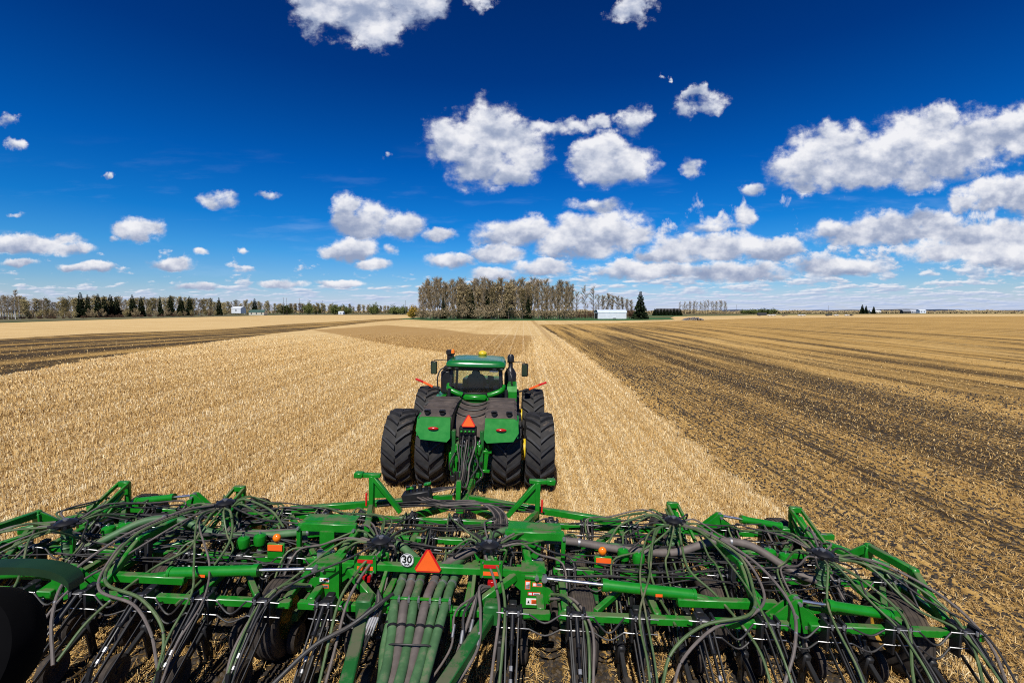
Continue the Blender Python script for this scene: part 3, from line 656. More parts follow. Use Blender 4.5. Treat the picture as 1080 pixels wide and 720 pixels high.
# hills
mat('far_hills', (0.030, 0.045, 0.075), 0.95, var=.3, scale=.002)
hb = MB(); hv = []; hf = []; nx = 90
for k in range(nx):
    x = 3300 + k * 75; e = min(1, k / 12) * min(1, (nx - 1 - k) / 12); h = e * (26 + 22 * math.sin(k * .21) * math.sin(k * .07 + .5) + 7 * math.sin(k * .9) + 12)
    for (yy, f) in ((7600, 0), (7850, .75), (8200, 1), (8700, .9), (9300, 0)): hv.append((x, yy + 120 * math.sin(k * .3), -1 + max(0, h) * f))
for k in range(nx - 1):
    for j in range(4): a = k * 5 + j; hf.append((a, a + 5, a + 6, a + 1))
hb.add(hv, hf); tag(hb.build('hills', 'far_hills'), 'low dark blue hills on the right horizon', 'hills', kind='structure')

# lawn round the shed, pasture strips
def sheet(name, px, m, label, cat, dz):
    P = [on_ground(*q) for q in px]; b = MB(); b.add([(p.x, p.y, dz) for p in P], [tuple(range(len(P)))]); return tag(b.build(name, m, fix=False), label, cat, kind='structure')
t = NT('lawn'); geo = t.n('ShaderNodeNewGeometry').outputs['Position']; v = t.noise(geo, .12, 5, .6)
t.put(t.b.inputs['Base Color'], t.ramp(v, [(.3, (0.022, 0.075, 0.010)), (.7, (0.045, 0.125, 0.018))])); t.b.inputs['Roughness'].default_value = .95; MATS['lawn'] = t.m
t = NT('pasture'); geo = t.n('ShaderNodeNewGeometry').outputs['Position']; v = t.noise(geo, .03, 6, .65)
t.put(t.b.inputs['Base Color'], t.ramp(v, [(.3, (0.07, 0.075, 0.022)), (.5, (0.11, 0.10, 0.036)), (.7, (0.20, 0.15, 0.065))])); t.b.inputs['Roughness'].default_value = .95; MATS['pasture'] = t.m
sheet('lawn', [(420, 336.4), (455, 338.0), (560, 338.0), (650, 338.2), (712, 337.0), (706, 334.7), (660, 334.0), (560, 334.0), (445, 334.4)], 'lawn', 'bright green grass strip before the grove and shed', 'grass', .03)
sheet('pasture', [(-60, 341.0), (0, 339.6), (90, 337.0), (200, 334.4), (300, 332.1), (430, 332.0), (430, 331.0), (200, 331.4), (-60, 332.6)], 'pasture', 'olive pasture strip between field and left wood', 'pasture', .03)
sheet('young_crop', [(430, 333.0), (712, 333.4), (900, 331.8), (1080, 331.2), (1180, 331.0), (1180, 330.6), (712, 332.4), (430, 332.2)], 'lawn', 'thin green crop strip beyond the field', 'crop', .03)

# white shed
mat('white_steel', (0.70, 0.74, 0.78), .45, var=.05, scale=.4); mat('roof_steel', (0.60, 0.68, 0.78), .4, var=.06, scale=.4); mat('dark_opening', (.03, .03, .035), .8); mat('trim_grey', (.35, .37, .4), .6)
mat('wood_dark', (0.055, 0.05, 0.045), .8); mat('cream', (.62, .58, .46), .7); mat('roof_green', (.05, .11, .09), .6); mat('window_glass', (.03, .04, .05), .15)
def gable(b, L, Wd, h, rise, curved=False):
    prof = [(-Wd / 2, 0), (-Wd / 2, h)] + ([(-Wd / 2 * math.cos(a), h + rise * math.sin(a)) for a in np.linspace(.12, math.pi - .12, 9)] if curved else [(0, h + rise)]) + [(Wd / 2, h), (Wd / 2, 0)]
    b.prism(prof, L, (0, 0, 0), (0, 1, 0), (0, 0, 1)); return prof
sd = 322; shed = empty('shed', ((645 - 540) / 480 * sd, sd + 5, 0), R(5)); tag(shed, 'long white steel shed with curved roof on the green lawn', 'shed')
b = MB(); gable(b, 20.6, 9.5, 4.4, .5)
for k in range(28): b.box((-10 + k * .74, -4.78, 2.2), (.08, .06, 4.3))
b.build('wall', 'white_steel', shed)
b = MB(); pts = [(-4.95 * math.cos(a), 4.2 + 2.3 * math.sin(a)) for a in np.linspace(.02, math.pi - .02, 15)]; b.prism(pts + [(p[0] * .97, p[1] - .12) for p in pts[::-1]], 21.2, (0, 0, 0), (0, 1, 0), (0, 0, 1)); b.build('roof', 'roof_steel', shed)
b = MB(); b.box((-10.36, 0, 2.0), (.1, 6.4, 4.0)); b.build('door', 'dark_opening', shed)
b = MB(); b.box((1.5, -5.2, .35), (2.4, .8, .7), ch=.1); b.box((1.5, -5.2, .85), (1.4, .6, .35), ch=.1); tag(b.build('steel_tank', 'trim_grey'), 'low grey tank lying before the white shed wall', 'tank').matrix_world = shed.matrix_world @ Matrix.Translation((0, 0, 0))
bpy.context.view_layer.update()
tk = bpy.data.objects['steel_tank']; tk.location = shed.location; tk.rotation_euler = shed.rotation_euler
def house(name, px, d, L, Wd, h, rise, wm, rm, label, cat, rz=0, z=0, windows=3, overhang=.5):
    o = empty(name, ((px - 540) / 480 * d, d, z), rz); tag(o, label, cat)
    b = MB(); gable(b, L, Wd, h, rise); b.build('wall', wm, o)
    b = MB(); w = Wd / 2 + overhang; k = rise / (Wd / 2); zz = h + rise + .12
    for s in (-1, 1): b.beam((-L / 2 - overhang, s * w / 2, zz - k * w / 2), (L / 2 + overhang, s * w / 2, zz - k * w / 2), math.hypot(w, k * w), .16, up=Vector((0, s * k, 1)).normalized())
    b.build('roof', rm, o)
    for q in range(windows):
        b = MB(); b.box((-L / 2 + L * (q + .5) / windows, -Wd / 2 - .04, h * .55), (min(1.6, L / windows * .5), .1, h * .4)); b.build('window', 'window_glass', o)
    return o
house('farm_house', 272.5, 640, 20, 10, 4.2, 3.0, 'cream', 'roof_green', 'cream farmhouse with dark green roof in the left wood', 'house', R(8), 0.5)
house('machine_shed', 252.5, 690, 15, 12, 7.5, 2.4, 'white_steel', 'white_steel', 'white roofed shed showing above the left wood', 'shed', R(-6), 3.0, 1)
house('garden_hut', 520.5, 312, 3.6, 3.4, 3.6, 2.0, 'cream', 'wood_dark', 'small weathered hut half hidden at the foot of the grove', 'hut', R(10), 0, 1)
house('barn', 704, 700, 36, 14, 3.0, 3.6, 'wood_dark', 'wood_dark', 'long low dark barn between lone spruce and bare trees', 'barn', 0, 3.2, 5)
house('farm_house', 921.5, 1200, 26, 12, 3, 3.2, 'cream', 'white_steel', 'white roofed farm building below the horizon spruces', 'building', 0, 3.0, 3)
house('grain_shed', 954, 1300, 22, 12, 6, 3, 'wood_dark', 'trim_grey', 'dark shed with grey roof on the right horizon', 'building', 0, 1.5, 2)
house('storage_shed', 962, 1310, 26, 12, 6, 3, 'trim_grey', 'white_steel', 'grey shed with white roof on the right horizon', 'building', 0, 1.5, 2)
house('white_shop', 970.5, 1290, 18, 12, 8, 2.5, 'white_steel', 'white_steel', 'tall white shed farthest right on the horizon', 'building', 0, 1.5, 2)
house('far_shed', 360.5, 860, 9, 8, 4, 2, 'white_steel', 'white_steel', 'tiny white shed among the horizon trees left of the grove', 'shed', 0, 0, 1)
# power poles
mat('pole_wood', (.10, .08, .065), .9)
pp = None
for px, d, top in ((299.8, 640, 314), (303.2, 655, 314.2), (316.5, 660, 314.5), (341, 800, 317), (428, 800, 317), (776, 900, 321.5), (873, 1000, 322.5)):
    h = (329 + 480 * CAM.z / d - top) / 480 * d; o = empty('power_pole', ((px - 540) / 480 * d, d, 0)); tag(o, 'thin wooden power pole with crossarm above the distant horizon trees', 'power pole', 'power poles on the horizon')
    b = MB(); b.tube([(0, 0, 0), (0, 0, h)], [.24, .16], 8); b.build('post', 'pole_wood', o)
    b = MB(); b.beam((-1.3, -.2, h - .7), (1.3, -.2, h - .7), .18, .2); b.build('crossarm', 'pole_wood', o)
# stone pile
mat('field_stone', (.20, .19, .19), .85, var=.4, scale=3)
b = MB(); r = random.Random(3)
for k in range(120):
    a = r.uniform(-1, 1); c = (a * 6.2, r.uniform(-1.6, 1.6), (1 - a * a) * r.uniform(0, 1.6) + .1); b.ball(c, r.uniform(.25, .6), 7, 5, (1, r.uniform(.6, 1), r.uniform(.5, .9)))
p = on_ground(731, 337.6); tag(b.build('stone_pile', 'field_stone', loc=(p.x, p.y, 0)), 'grey stone pile at the right end of the green lawn', 'stone pile')
# vehicles parked beyond the field
mat('car_white', (.72, .74, .77), .3, coat=.5, var=.03); mat('car_dark', (.035, .038, .045), .3, coat=.5, var=.05); mat('car_glass', (.02, .025, .03), .1); mat('tyre_far', (.02, .02, .02), .8); mat('alloy', (.4, .4, .42), .4, .6)
def wheels(o, xs, y, r):
    for x in xs:
        for s in (-1, 1):
            b = MB(); b.lathe([(-.12, r * .6), (-.13, r * .9), (-.1, r), (.1, r), (.13, r * .9), (.12, r * .6)], 'y', (x, s * y, r), 18); w = b.build('wheel', 'tyre_far', o)
            b = MB(); b.lathe([(-.11, 0.02), (-.11, r * .6), (.11, r * .6), (.11, 0.02)], 'y', (x, s * y, r), 14); b.build('rim', 'alloy', w)
def pickup(px, d, m, label, rz=0, group=None):
    o = empty('pickup_truck', ((px - 540) / 480 * d, d, 0), rz); tag(o, label, 'pickup truck', group)
    b = MB(); b.prism([(-2.9, .55), (-2.9, 1.15), (-1.0, 1.2), (-1.0, 1.2), (1.2, 1.2), (2.6, 1.12), (2.9, .95), (2.95, .5)], 1.9, (0, 0, 0), (1, 0, 0), (0, 0, 1)); b.prism([(-1.0, 1.2), (-.85, 1.88), (.55, 1.9), (1.25, 1.2)], 1.7, (0, 0, 0), (1, 0, 0), (0, 0, 1)); b.build('body', m, o)
    b = MB()
    for s in (-1, 1): b.prism([(-.85, 1.25), (-.75, 1.78), (.48, 1.8), (1.0, 1.25)], .04, (0, s * .87, 0), (1, 0, 0), (0, 0, 1))
    b.build('side_window', 'car_glass', o); wheels(o, (-1.75, 1.85), .85, .42); return o
def trailer(px, d, L, h, m, label, rz=0, cat='trailer', z0=.8):
    o = empty('box_trailer', ((px - 540) / 480 * d, d, 0), rz); tag(o, label, cat)
    b = MB(); b.box((0, 0, z0 + h / 2), (L, 2.4, h), ch=.08); b.build('box', m, o); b = MB()
    for k in range(int(L)): b.box((-L / 2 + .5 + k, -1.22, z0 + h / 2), (.1, .06, h * .94))
    b.build('ribs', m, o); b = MB(); b.beam((L / 2, 0, .6), (L / 2 + 1.3, 0, .55), .15); b.build('drawbar', 'tyre_far', o); wheels(o, (-L * .3, -L * .3 + .95), 1.0, .42); return o
VD = 560
trailer(803, VD, 10.5, 3.4, 'car_dark', 'tall dark box trailer, leftmost of the vehicles beyond the field')
pickup(811.5, VD - 4, 'car_white', 'white pickup parked right behind the tall dark box trailer', R(170))
pickup(815.5, VD + 8, 'car_white', 'second white pickup, parked half behind the first beside the dark trailer', R(8))
trailer(827, VD, 6, .9, 'car_dark', 'low dark flat trailer standing alone between the white pickups', z0=.6)
pickup(843, VD, 'car_white', 'lone white pickup in the middle of the parked vehicles', R(4))
pickup(846.5, VD + 7, 'car_white', 'white pickup overlapping the lone middle pickup from behind', R(-12))
trailer(873.5, VD, 7, 1.5, 'car_dark', 'dark low box trailer left of the two right pickups', z0=.6)
pickup(881.5, VD + 3, 'car_white', 'white pickup just right of the dark low box trailer', R(176))
pickup(892.5, VD, 'car_white', 'white pickup near the right end of the parked vehicles', R(3))
pickup(897, VD + 8, 'car_dark', 'dark pickup, rightmost of the vehicles beyond the field', R(12))
# ------------------------------------------------------------------ materials of the machines
GREEN = (0.007, 0.205, 0.010)
mat('green_paint', GREEN, .40, dust=.75, dustcol=(.12, .10, .06), var=.12, coat=.12)
mat('green_clean', GREEN, .34, dust=.24, dustcol=(.10, .085, .05), var=.08, coat=.2)
mat('green_roof', (0.005, 0.15, 0.025), .34, dust=.12, dustcol=(.12, .12, .09), var=.06, coat=.5)
mat('green_dusty', (0.012, 0.12, 0.02), .5, dust=.75, dustcol=(.115, .085, .06), var=.15)
mat('brown_dust', (0.085, 0.066, 0.055), .92, dust=.5, dustcol=(.145, .112, .085), var=.25, scale=4)
mat('tyre_rubber', (0.020, 0.020, 0.022), .68, dust=.18, dustcol=(.085, .07, .055), var=.25)
mat('tyre_dusty', (0.030, 0.028, 0.026), .85, dust=.45, dustcol=(.13, .10, .075), var=.3)
mat('tyre_soil', (0.045, 0.035, 0.028), .9, dust=.85, dustcol=(.085, .065, .045), var=.4, scale=9)
mat('black_steel', (0.012, 0.012, 0.013), .5, dust=.25, dustcol=(.07, .055, .042), var=.2)
mat('black_plastic', (0.010, 0.010, 0.011), .42, var=.1)
mat('black_hose', (0.028, 0.026, 0.025), .55, dust=.45, dustcol=(.12, .10, .08), var=.25)
mat('grey_hose', (0.13, 0.108, 0.095), .65, dust=.35, dustcol=(.19, .155, .12), var=.2)
mat('green_hose', (0.075, 0.125, 0.042), .5, dust=.55, dustcol=(.17, .14, .09), var=.22)
mat('green_duct', (0.065, 0.150, 0.058), .55, dust=.5, dustcol=(.15, .13, .085), var=.22)
mat('chrome', (.80, .78, .78), .34, 1.0, var=.03)
mat('zinc', (.42, .42, .42), .5, .85, var=.2)
mat('yellow_paint', (.70, .50, .02), .4, var=.1); mat('gold_rim', (.50, .27, .025), .5, dust=.5, dustcol=(.14, .09, .05), var=.2)
mat('sign_orange', (.95, .13, .012), .55, var=.03); mat('sign_red', (.62, .012, .012), .4, var=.04); mat('lens_red', (.45, .010, .012), .2, var=.05); mat('lens_amber', (.90, .20, .008), .2, var=.05)
mat('white_paint', (.80, .80, .78), .5, var=.03); mat('decal_black', (.012, .012, .012), .5); mat('decal_grey', (.30, .30, .30), .5)
mat('seat_fabric', (.05, .052, .055), .8); mat('interior_grey', (.16, .16, .155), .7)
t = NT('cab_glass'); tr = t.n('ShaderNodeBsdfTransparent'); tr.inputs[0].default_value = (.80, .88, .80, 1); gl = t.n('ShaderNodeBsdfGlossy'); gl.inputs['Roughness'].default_value = .03
fr = t.n('ShaderNodeFresnel'); fr.inputs[0].default_value = 1.5; mx = t.n('ShaderNodeMixShader'); t.L.new(fr.outputs[0], mx.inputs[0]); t.L.new(tr.outputs[0], mx.inputs[1]); t.L.new(gl.outputs[0], mx.inputs[2]); t.L.new(mx.outputs[0], t.o.inputs[0]); MATS['cab_glass'] = t.m
mat('mirror_glass', (.05, .09, .07), .08, .6, var=.02)

# ------------------------------------------------------------------ tractor: four wheel drive, articulated, dual wheels all round
TY = 12.42
trac = empty('tractor', (-1.17, TY, float(ground_z(-1.17, TY))), rot=(0, ROLL, 0)); tag(trac, 'green articulated tractor on eight tall dual tyres pulling the drill', 'tractor')
def big_tyre():
    b = MB(); Wd, r = .765, 1.01
    prof = [(-Wd * .36, .56), (-Wd * .46, .66), (-Wd * .5, .80), (-Wd * .49, .90), (-Wd * .44, .925), (-Wd * .30, .950), (0, .96), (Wd * .30, .950), (Wd * .44, .925), (Wd * .49, .90), (Wd * .5, .80), (Wd * .46, .66), (Wd * .36, .56)]
    b.lathe(prof, 'x', (0, 0, 0), 64); b.m = 1
    n = 19
    for s in (-1, 1):
        for k in range(n):
            a0 = 2 * math.pi * (k + (0 if s < 0 else .5)) / n; L0 = []
            for (f, da, rr, wd) in ((0.02, 0.0, 1.03, .050), (.28, .085, 1.035, .044), (.62, .195, 1.03, .042), (.92, .285, 1.0, .046), (1.0, .31, .90, .055), (1.0, .31, .82, .055)):
                a = a0 + da; ww = wd
                L0.append((s * Wd * .5 * f, a, rr, ww))
            vs = []; fs = []
            for (x, a, rr, ww) in L0:
                inner = (.955 if abs(x) < .42 * Wd else .86) if rr > .95 else rr - .06
                for (ra, sg, tp) in ((rr, -1, .8), (rr, 1, .8), (inner, 1, 1.35), (inner, -1, 1.35)):
                    aa = a + sg * ww * tp / 1.0; vs.append((x, math.sin(aa) * ra, math.cos(aa) * ra))
            for i in range(len(L0) - 1):
                for j in range(4): q = i * 4; fs.append((q + j, q + (j + 1) % 4, q + 4 + (j + 1) % 4, q + 4 + j))
            fs.append((0, 1, 2, 3)); e = (len(L0) - 1) * 4; fs.append((e + 3, e + 2, e + 1, e))
            b.add(vs, fs)
    return b.mesh('tyre', ['tyre_dusty', 'tyre_rubber'], .5)
TYRE = big_tyre()
b = MB(); b.lathe([(-.26, .10), (-.20, .30), (-.10, .36), (-.10, .52), (-.28, .55), (-.30, .60), (-.26, .60), (.26, .60), (.30, .60), (.28, .55), (.10, .52), (.10, .36), (.20, .30), (.26, .10)], 'x', (0, 0, 0), 40); RIM = b.mesh('rim', 'yellow_paint')
def wheel(x, y, flip=False):
    w = empty('wheel', (x, y, .995), parent=trac); w.rotation_euler = (rt.uniform(0, 6), 0, 0)
    link('tyre', TYRE, w); link('rim', RIM, w)
for y in (0, 3.9):
    for x in (-1.87, -1.0, 1.0, 1.87): wheel(x, y)
for y in (0, 3.9):
    for s in (-1, 1):
        b = MB(); b.lathe([(-.18, .16), (-.18, .27), (-.15, .29), (.15, .29), (.18, .27), (.18, .16)], 'x', (s * 1.435, y, .995), 20)
        for k in range(10): a = k * .6283; b.cyl((s * 1.43 - .2, y + .23 * math.sin(a), .995 + .23 * math.cos(a)), (s * 1.43 + .2, y + .23 * math.sin(a), .995 + .23 * math.cos(a)), .025, 6)
        b.build('hub_spacer', 'yellow_paint', trac)
    b = MB(); b.cyl((-1.8, y, .995), (1.8, y, .995), .15, 16); b.ball((0, y, .98), .38, 14, 10, (1, .9, .9)); b.beam((-.7, y, .995), (.7, y, .995), .36, .36); b.build('axle', 'green_dusty', trac)
# rear frame
b = MB(); b.box((0, .55, 1.12), (.62, 2.4, .55), ch=.05); b.box((0, -.75, 1.02), (.78, .5, .8), ch=.05); b.box((0, 1.9, 1.1), (.5, .8, .8), ch=.06)
b.beam((-.36, -1.0, .55), (-.36, -1.0, 1.75), .10, .16); b.beam((.36, -1.0, .55), (.36, -1.0, 1.75), .10, .16); b.beam((-.42, -1.0, .62), (.42, -1.0, .62), .18, .16); b.build('rear_frame', 'green_dusty', trac)
b = MB(); b.box((0, 2.9, 1.25), (.85, 2.6, .7), ch=.06); b.build('front_frame', 'green_dusty', trac)
# rear fender decks: flat dusty top with a green tail
for s in (-1, 1):
    b = MB()
    sec = [(-1.10, 2.02), (-.98, 2.16), (-.2, 2.235), (.55, 2.24), (1.30, 2.16), (1.42, 2.04)]
    vs = []; xs = [(.42, -.05), (.50, .0), (1.16, .0), (1.24, -.07)]
    for (y, z) in sec:
        for (x, dz) in xs: vs.append((s * x, y, z + dz))
    m = len(xs); fs = [(i * m + j, i * m + j + 1, (i + 1) * m + j + 1, (i + 1) * m + j) for i in range(len(sec) - 1) for j in range(m - 1)]
    n0 = len(vs); vs += [(v[0], v[1], v[2] - .07) for v in vs]
    fs += [tuple(a + n0 for a in f[::-1]) for f in fs]
    rim_ = [j for j in range(m)] + [i * m + m - 1 for i in range(1, len(sec))] + [(len(sec) - 1) * m + j for j in range(m - 2, -1, -1)] + [i * m for i in range(len(sec) - 2, 0, -1)]
    fs += [(rim_[k], rim_[(k + 1) % len(rim_)], rim_[(k + 1) % len(rim_)] + n0, rim_[k] + n0) for k in range(len(rim_))]
    b.add(vs, fs)
    for y in (-.45, .2, .8): b.box((s * .83, y, 2.243 if y > -.3 else 2.215), (.82, .05, .03))
    fd = b.build('fender_deck', 'brown_dust', trac, .4); fd['label'] = 'fender deck buried in brown dust'
    b = MB()                                   # green tail panel, sloping out and down
    o = [(.44, -1.10, 2.08), (1.18, -1.10, 2.08), (1.27, -1.10, 2.02), (1.29, -1.20, 1.76), (1.16, -1.275, 1.56), (.50, -1.29, 1.51), (.42, -1.255, 1.60)]
    o = [(x, -1.10 - (2.08 - z) * .34 if i not in (0, 1) else y, z) for i, (x, y, z) in enumerate(o)]
    vs = [(s * x, y, z) for x, y, z in o]; vs2 = [(s * x, y + .06, z + .005) for x, y, z in o]; k = len(o)
    b.add(vs + vs2, [tuple(range(k)), tuple(range(2 * k - 1, k - 1, -1))] + [(i, (i + 1) % k, (i + 1) % k + k, i + k) for i in range(k)])
    b.prism([(-1.1, 2.05), (-1.18, 1.62), (-.75, 1.75), (-.7, 2.1)], .03, (s * 1.265, 0, 0), (0, 1, 0), (0, 0, 1))
    fp = b.build('fender_panel', 'green_clean', trac, .3)
    b = MB(); b.ball((s * .85, -1.22, 1.83), .1, 12, 8, (1.35, .45, .42)); b.build('tail_lamp', 'lens_red', trac)
    for xx in (.66, 1.04): 
        b = MB(); b.box((s * xx, -1.0, 2.22), (.16, .12, .07), ch=.02); b.cyl((s * xx, -1.06, 2.2), (s * xx, -.98, 2.2), .06, 10); b.build('lamp_like_housing', 'black_plastic', trac)
    b = MB(); vs = [(s * .42, -1.1, 1.55), (s * .42, -1.0, 2.12), (s * .42, 1.35, 2.08), (s * .42, 1.35, 1.5)]; b.add(vs + [(v[0] + s * .04, v[1], v[2]) for v in vs], [(0, 1, 2, 3), (7, 6, 5, 4), (0, 4, 5, 1), (1, 5, 6, 2), (2, 6, 7, 3), (3, 7, 4, 0)]); b.build('fender_side', 'black_plastic', trac)
# curved dirty centre cover between the decks, with ribs
b = MB(); sec = [(-.62, 1.45), (-.5, 1.72), (-.2, 1.9), (.5, 1.98), (1.35, 2.0)]; vs = []; 
for (y, z) in sec:
    for k in range(9): a = -1.2 + 2.4 * k / 8; vs.append((.40 * math.sin(a) / math.sin(1.2), y, z + .16 * (1 - math.cos(a)) - .02))
b.add(vs, [(i * 9 + j, i * 9 + j + 1, i * 9 + j + 10, i * 9 + j + 9) for i in range(len(sec) - 1) for j in range(8)])
b.build('centre_cover', 'brown_dust', trac)
for i, (y, z) in enumerate([(-.15, 1.91), (.35, 1.965), (.9, 2.0)]):
    b = MB(); b.tube([(.39 * math.sin(a) / math.sin(1.2), y, z + .17 * (1 - math.cos(a)) - .0) for a in np.linspace(-1.2, 1.2, 9)], .022, 6); b.build('cover_rib', 'black_plastic', trac)
# cab
cab = empty('cab', (-0.03, 0, 0), parent=trac)
CX, CY0, CY1 = .80, 1.62, 3.25
b = MB()
for s in (-1, 1):
    b.beam((s * CX, CY0, 2.18), (s * .74, CY0 + .06, 3.02), .085, .10); b.beam((s * CX, CY1, 1.9), (s * .74, CY1 - .1, 3.02), .075, .09); b.beam((s * .83, 2.35, 2.0), (s * .77, 2.35, 3.02), .06, .09)
    b.beam((s * .78, CY0, 3.0), (s * .78, CY1, 3.0), .1, .1); b.beam((s * .8, CY0, 2.16), (s * .8, CY1, 2.0), .1, .12)
b.beam((-.78, CY0 + .05, 3.0), (.78, CY0 + .05, 3.0), .12, .14); b.beam((-.82, CY0, 2.2), (.82, CY0, 2.2), .08, .10); b.build('pillar_frame', 'black_plastic', cab)
b = MB(); b.box((0, 2.4, 1.86), (1.66, 1.7, .14), ch=.03); b.box((0, 3.2, 2.0), (1.3, .1, .3)); b.build('cab_floor', 'interior_grey', cab)
b = MB(); b.add([(-.76, CY0 - .01, 2.24), (.76, CY0 - .01, 2.24), (.71, CY0 + .05, 2.96), (-.71, CY0 + .05, 2.96)], [(0, 1, 2, 3)]); b.build('rear_window', 'cab_glass', cab, fix=False)
b = MB(); b.add([(-.76, CY1, 2.2), (.76, CY1, 2.2), (.72, CY1 - .08, 2.98), (-.72, CY1 - .08, 2.98)], [(0, 1, 2, 3)]); b.build('windscreen', 'cab_glass', cab, fix=False)
for s in (-1, 1):
    b = MB(); b.add([(s * .80, CY0 + .06, 2.2), (s * .80, CY1 - .06, 2.05), (s * .755, CY1 - .12, 2.98), (s * .755, CY0 + .1, 2.98)], [(0, 1, 2, 3)]); b.build('side_window', 'cab_glass', cab, fix=False)
# green cowl round the foot of the rear window
for s in (-1, 1):
    b = MB(); b.tube(curve_pts([(s * .86, CY0 + .25, 2.42), (s * .80, CY0 - .06, 2.34), (s * .56, CY0 - .13, 2.24), (s * .40, CY0 - .12, 2.19)], 5), .085, 10); b.build('cowl', 'green_clean', cab)
b = MB(); b.box((0, CY0 - .06, 2.1), (.74, .22, .20), ch=.06); b.box((0, CY0 + .0, 1.95), (1.5, .2, .3), ch=.04); b.build('cab_base', 'green_clean', cab)
# roof: rounded slab
b = MB(); ring = lambda sc_, z: [(x * sc_, 2.35 + (y - 2.35) * sc_, z) for x, y in [(-.91, 1.48), (-.85, 1.40), (-.5, 1.37), (.5, 1.37), (.85, 1.40), (.91, 1.48), (.92, 2.4), (.88, 3.3), (.6, 3.5), (-.6, 3.5), (-.88, 3.3), (-.92, 2.4)]]
lv = [ring(.93, 3.045), ring(1.0, 3.08), ring(1.005, 3.13), ring(.985, 3.19), ring(.93, 3.235), ring(.80, 3.262), ring(.4, 3.285)]; vs = sum(lv, []); m = 12
fs = [(i * m + j, i * m + (j + 1) % m, (i + 1) * m + (j + 1) % m, (i + 1) * m + j) for i in range(len(lv) - 1) for j in range(m)] + [tuple(range((len(lv) - 1) * m, len(lv) * m)), tuple(range(m))[::-1]]
b.add(vs, fs); roof = b.build('roof', 'green_roof', cab, .9)
b = MB(); b.box((0, 2.35, 3.05), (1.78, 1.85, .06), ch=.02); b.build('roof_underside', 'black_plastic', cab)
for x in (-.80, -.58, .58, .80): b = MB(); b.ball((x, 1.47, 3.035), .075, 12, 8, (1.15, .6, .62)); b.build('roof_lamp', 'zinc', cab)
b = MB(); b.box((.55, CY0 - .03, 2.93), (.26, .03, .035)); b.build('wiper_motor', 'white_paint', cab)
b = MB(); b.ball((0.10, 3.15, 3.33), .14, 14, 9, (1.1, 1.1, .75)); b.cyl((.1, 3.15, 3.2), (.1, 3.15, 3.3), .09, 12); b.build('satellite_receiver', 'yellow_paint', cab)
b = MB(); b.cyl((-.80, 2.2, 3.2), (-.80, 2.2, 3.40), .018, 8); bk = b.build('beacon_stalk', 'black_plastic', cab)
b = MB(); b.lathe([(3.40, .0), (3.40, .06), (3.50, .055), (3.53, .03), (3.54, 0)], 'z', (-.80, 2.2, 0), 14); b.build('beacon', 'lens_amber', bk)
# inside: seat, wheel, screen
b = MB(); b.box((-.02, 2.15, 2.12), (.52, .5, .14), ch=.05); b.box((-.02, 1.93, 2.45), (.48, .13, .62), ch=.06); b.box((-.02, 1.93, 2.82), (.26, .1, .16), ch=.04); b.cyl((-.02, 2.2, 1.9), (-.02, 2.2, 2.08), .12, 10); b.build('seat', 'seat_fabric', cab)
b = MB(); b.beam((.32, 2.05, 2.36), (.32, 2.55, 2.36), .14, .08); b.box((.42, 2.62, 2.56), (.24, .05, .18), rot=(0, 0, -.5), ch=.02); b.beam((.36, 2.5, 2.3), (.42, 2.62, 2.5), .03); b.build('armrest', 'interior_grey', cab)
b = MB(); pts = [(-.02 + .2 * math.sin(a), 2.78 + .12 * math.cos(a) * .8, 2.46 + .16 * math.cos(a)) for a in np.linspace(0, 6.283, 21)]; b.tube(pts, .018, 6); b.beam((-.02, 2.78, 2.46), (-.02, 3.05, 2.0), .07); b.build('steering_wheel', 'black_plastic', cab)
b = MB(); b.box((-.52, 2.3, 2.12), (.14, .5, .3), ch=.04); b.box((.62, 1.9, 2.25), (.16, .3, .36), ch=.04); b.build('console', 'interior_grey', cab)
# operator
import bmesh
def skin_figure(name, joints, edges, radii, m, loc, rz=0, sub=2):
    me = bpy.data.meshes.new(name); me.from_pydata(joints, edges, []); o = bpy.data.objects.new(name, me); COL.objects.link(o)
    o.modifiers.new('s', 'SKIN'); 
    for i, v in enumerate(me.skin_vertices[0].data): v.radius = radii[i]; v.use_root = (i == 0)
    o.modifiers.new('d', 'SUBSURF').levels = sub; o.modifiers['d'].render_levels = sub
    dg = bpy.context.evaluated_depsgraph_get(); m2 = bpy.data.meshes.new_from_object(o.evaluated_get(dg)); m2.materials.clear(); m2.materials.append(MATS[m]); m2.shade_smooth()
    o.modifiers.clear(); o.data = m2; o.location = loc; return o
mat('dark_jacket', (.012, .014, .02), .85); mat('cap_green', (.02, .14, .04), .8); mat('skin_tone', (.42, .24, .16), .6)
J = [(0, .05, .12), (0, .02, .38), (0, .03, .62), (0, .06, .74), (0, .085, .86), (.20, .04, .60), (.30, .12, .36), (.24, .40, .30), (-.20, .04, .60), (-.29, .14, .36), (-.17, .44, .36), (.10, .10, .10), (.13, .50, .14), (.14, .56, -.20), (-.10, .10, .10), (-.13, .50, .14), (-.14, .56, -.20), (.23, .47, .31), (-.15, .52, .38), (0, .10, .94)]
Ee = [(0, 1), (1, 2), (2, 3), (3, 4), (2, 5), (5, 6), (6, 7), (2, 8), (8, 9), (9, 10), (0, 11), (11, 12), (12, 13), (0, 14), (14, 15), (15, 16), (7, 17), (10, 18), (4, 19)]
rr = [(.16, .12), (.15, .11), (.14, .09), (.055, .055), (.085, .10), (.075, .075), (.055, .055), (.04, .04), (.075, .075), (.055, .055), (.04, .04), (.09, .09), (.07, .07), (.05, .05), (.09, .09), (.07, .07), (.05, .05), (.045, .03), (.045, .03), (.075, .09)]
man = skin_figure('person', J, Ee, rr, 'dark_jacket', (0, 0, 0)); tag(man, 'person in dark clothes and green cap driving inside the tractor cab', 'person')
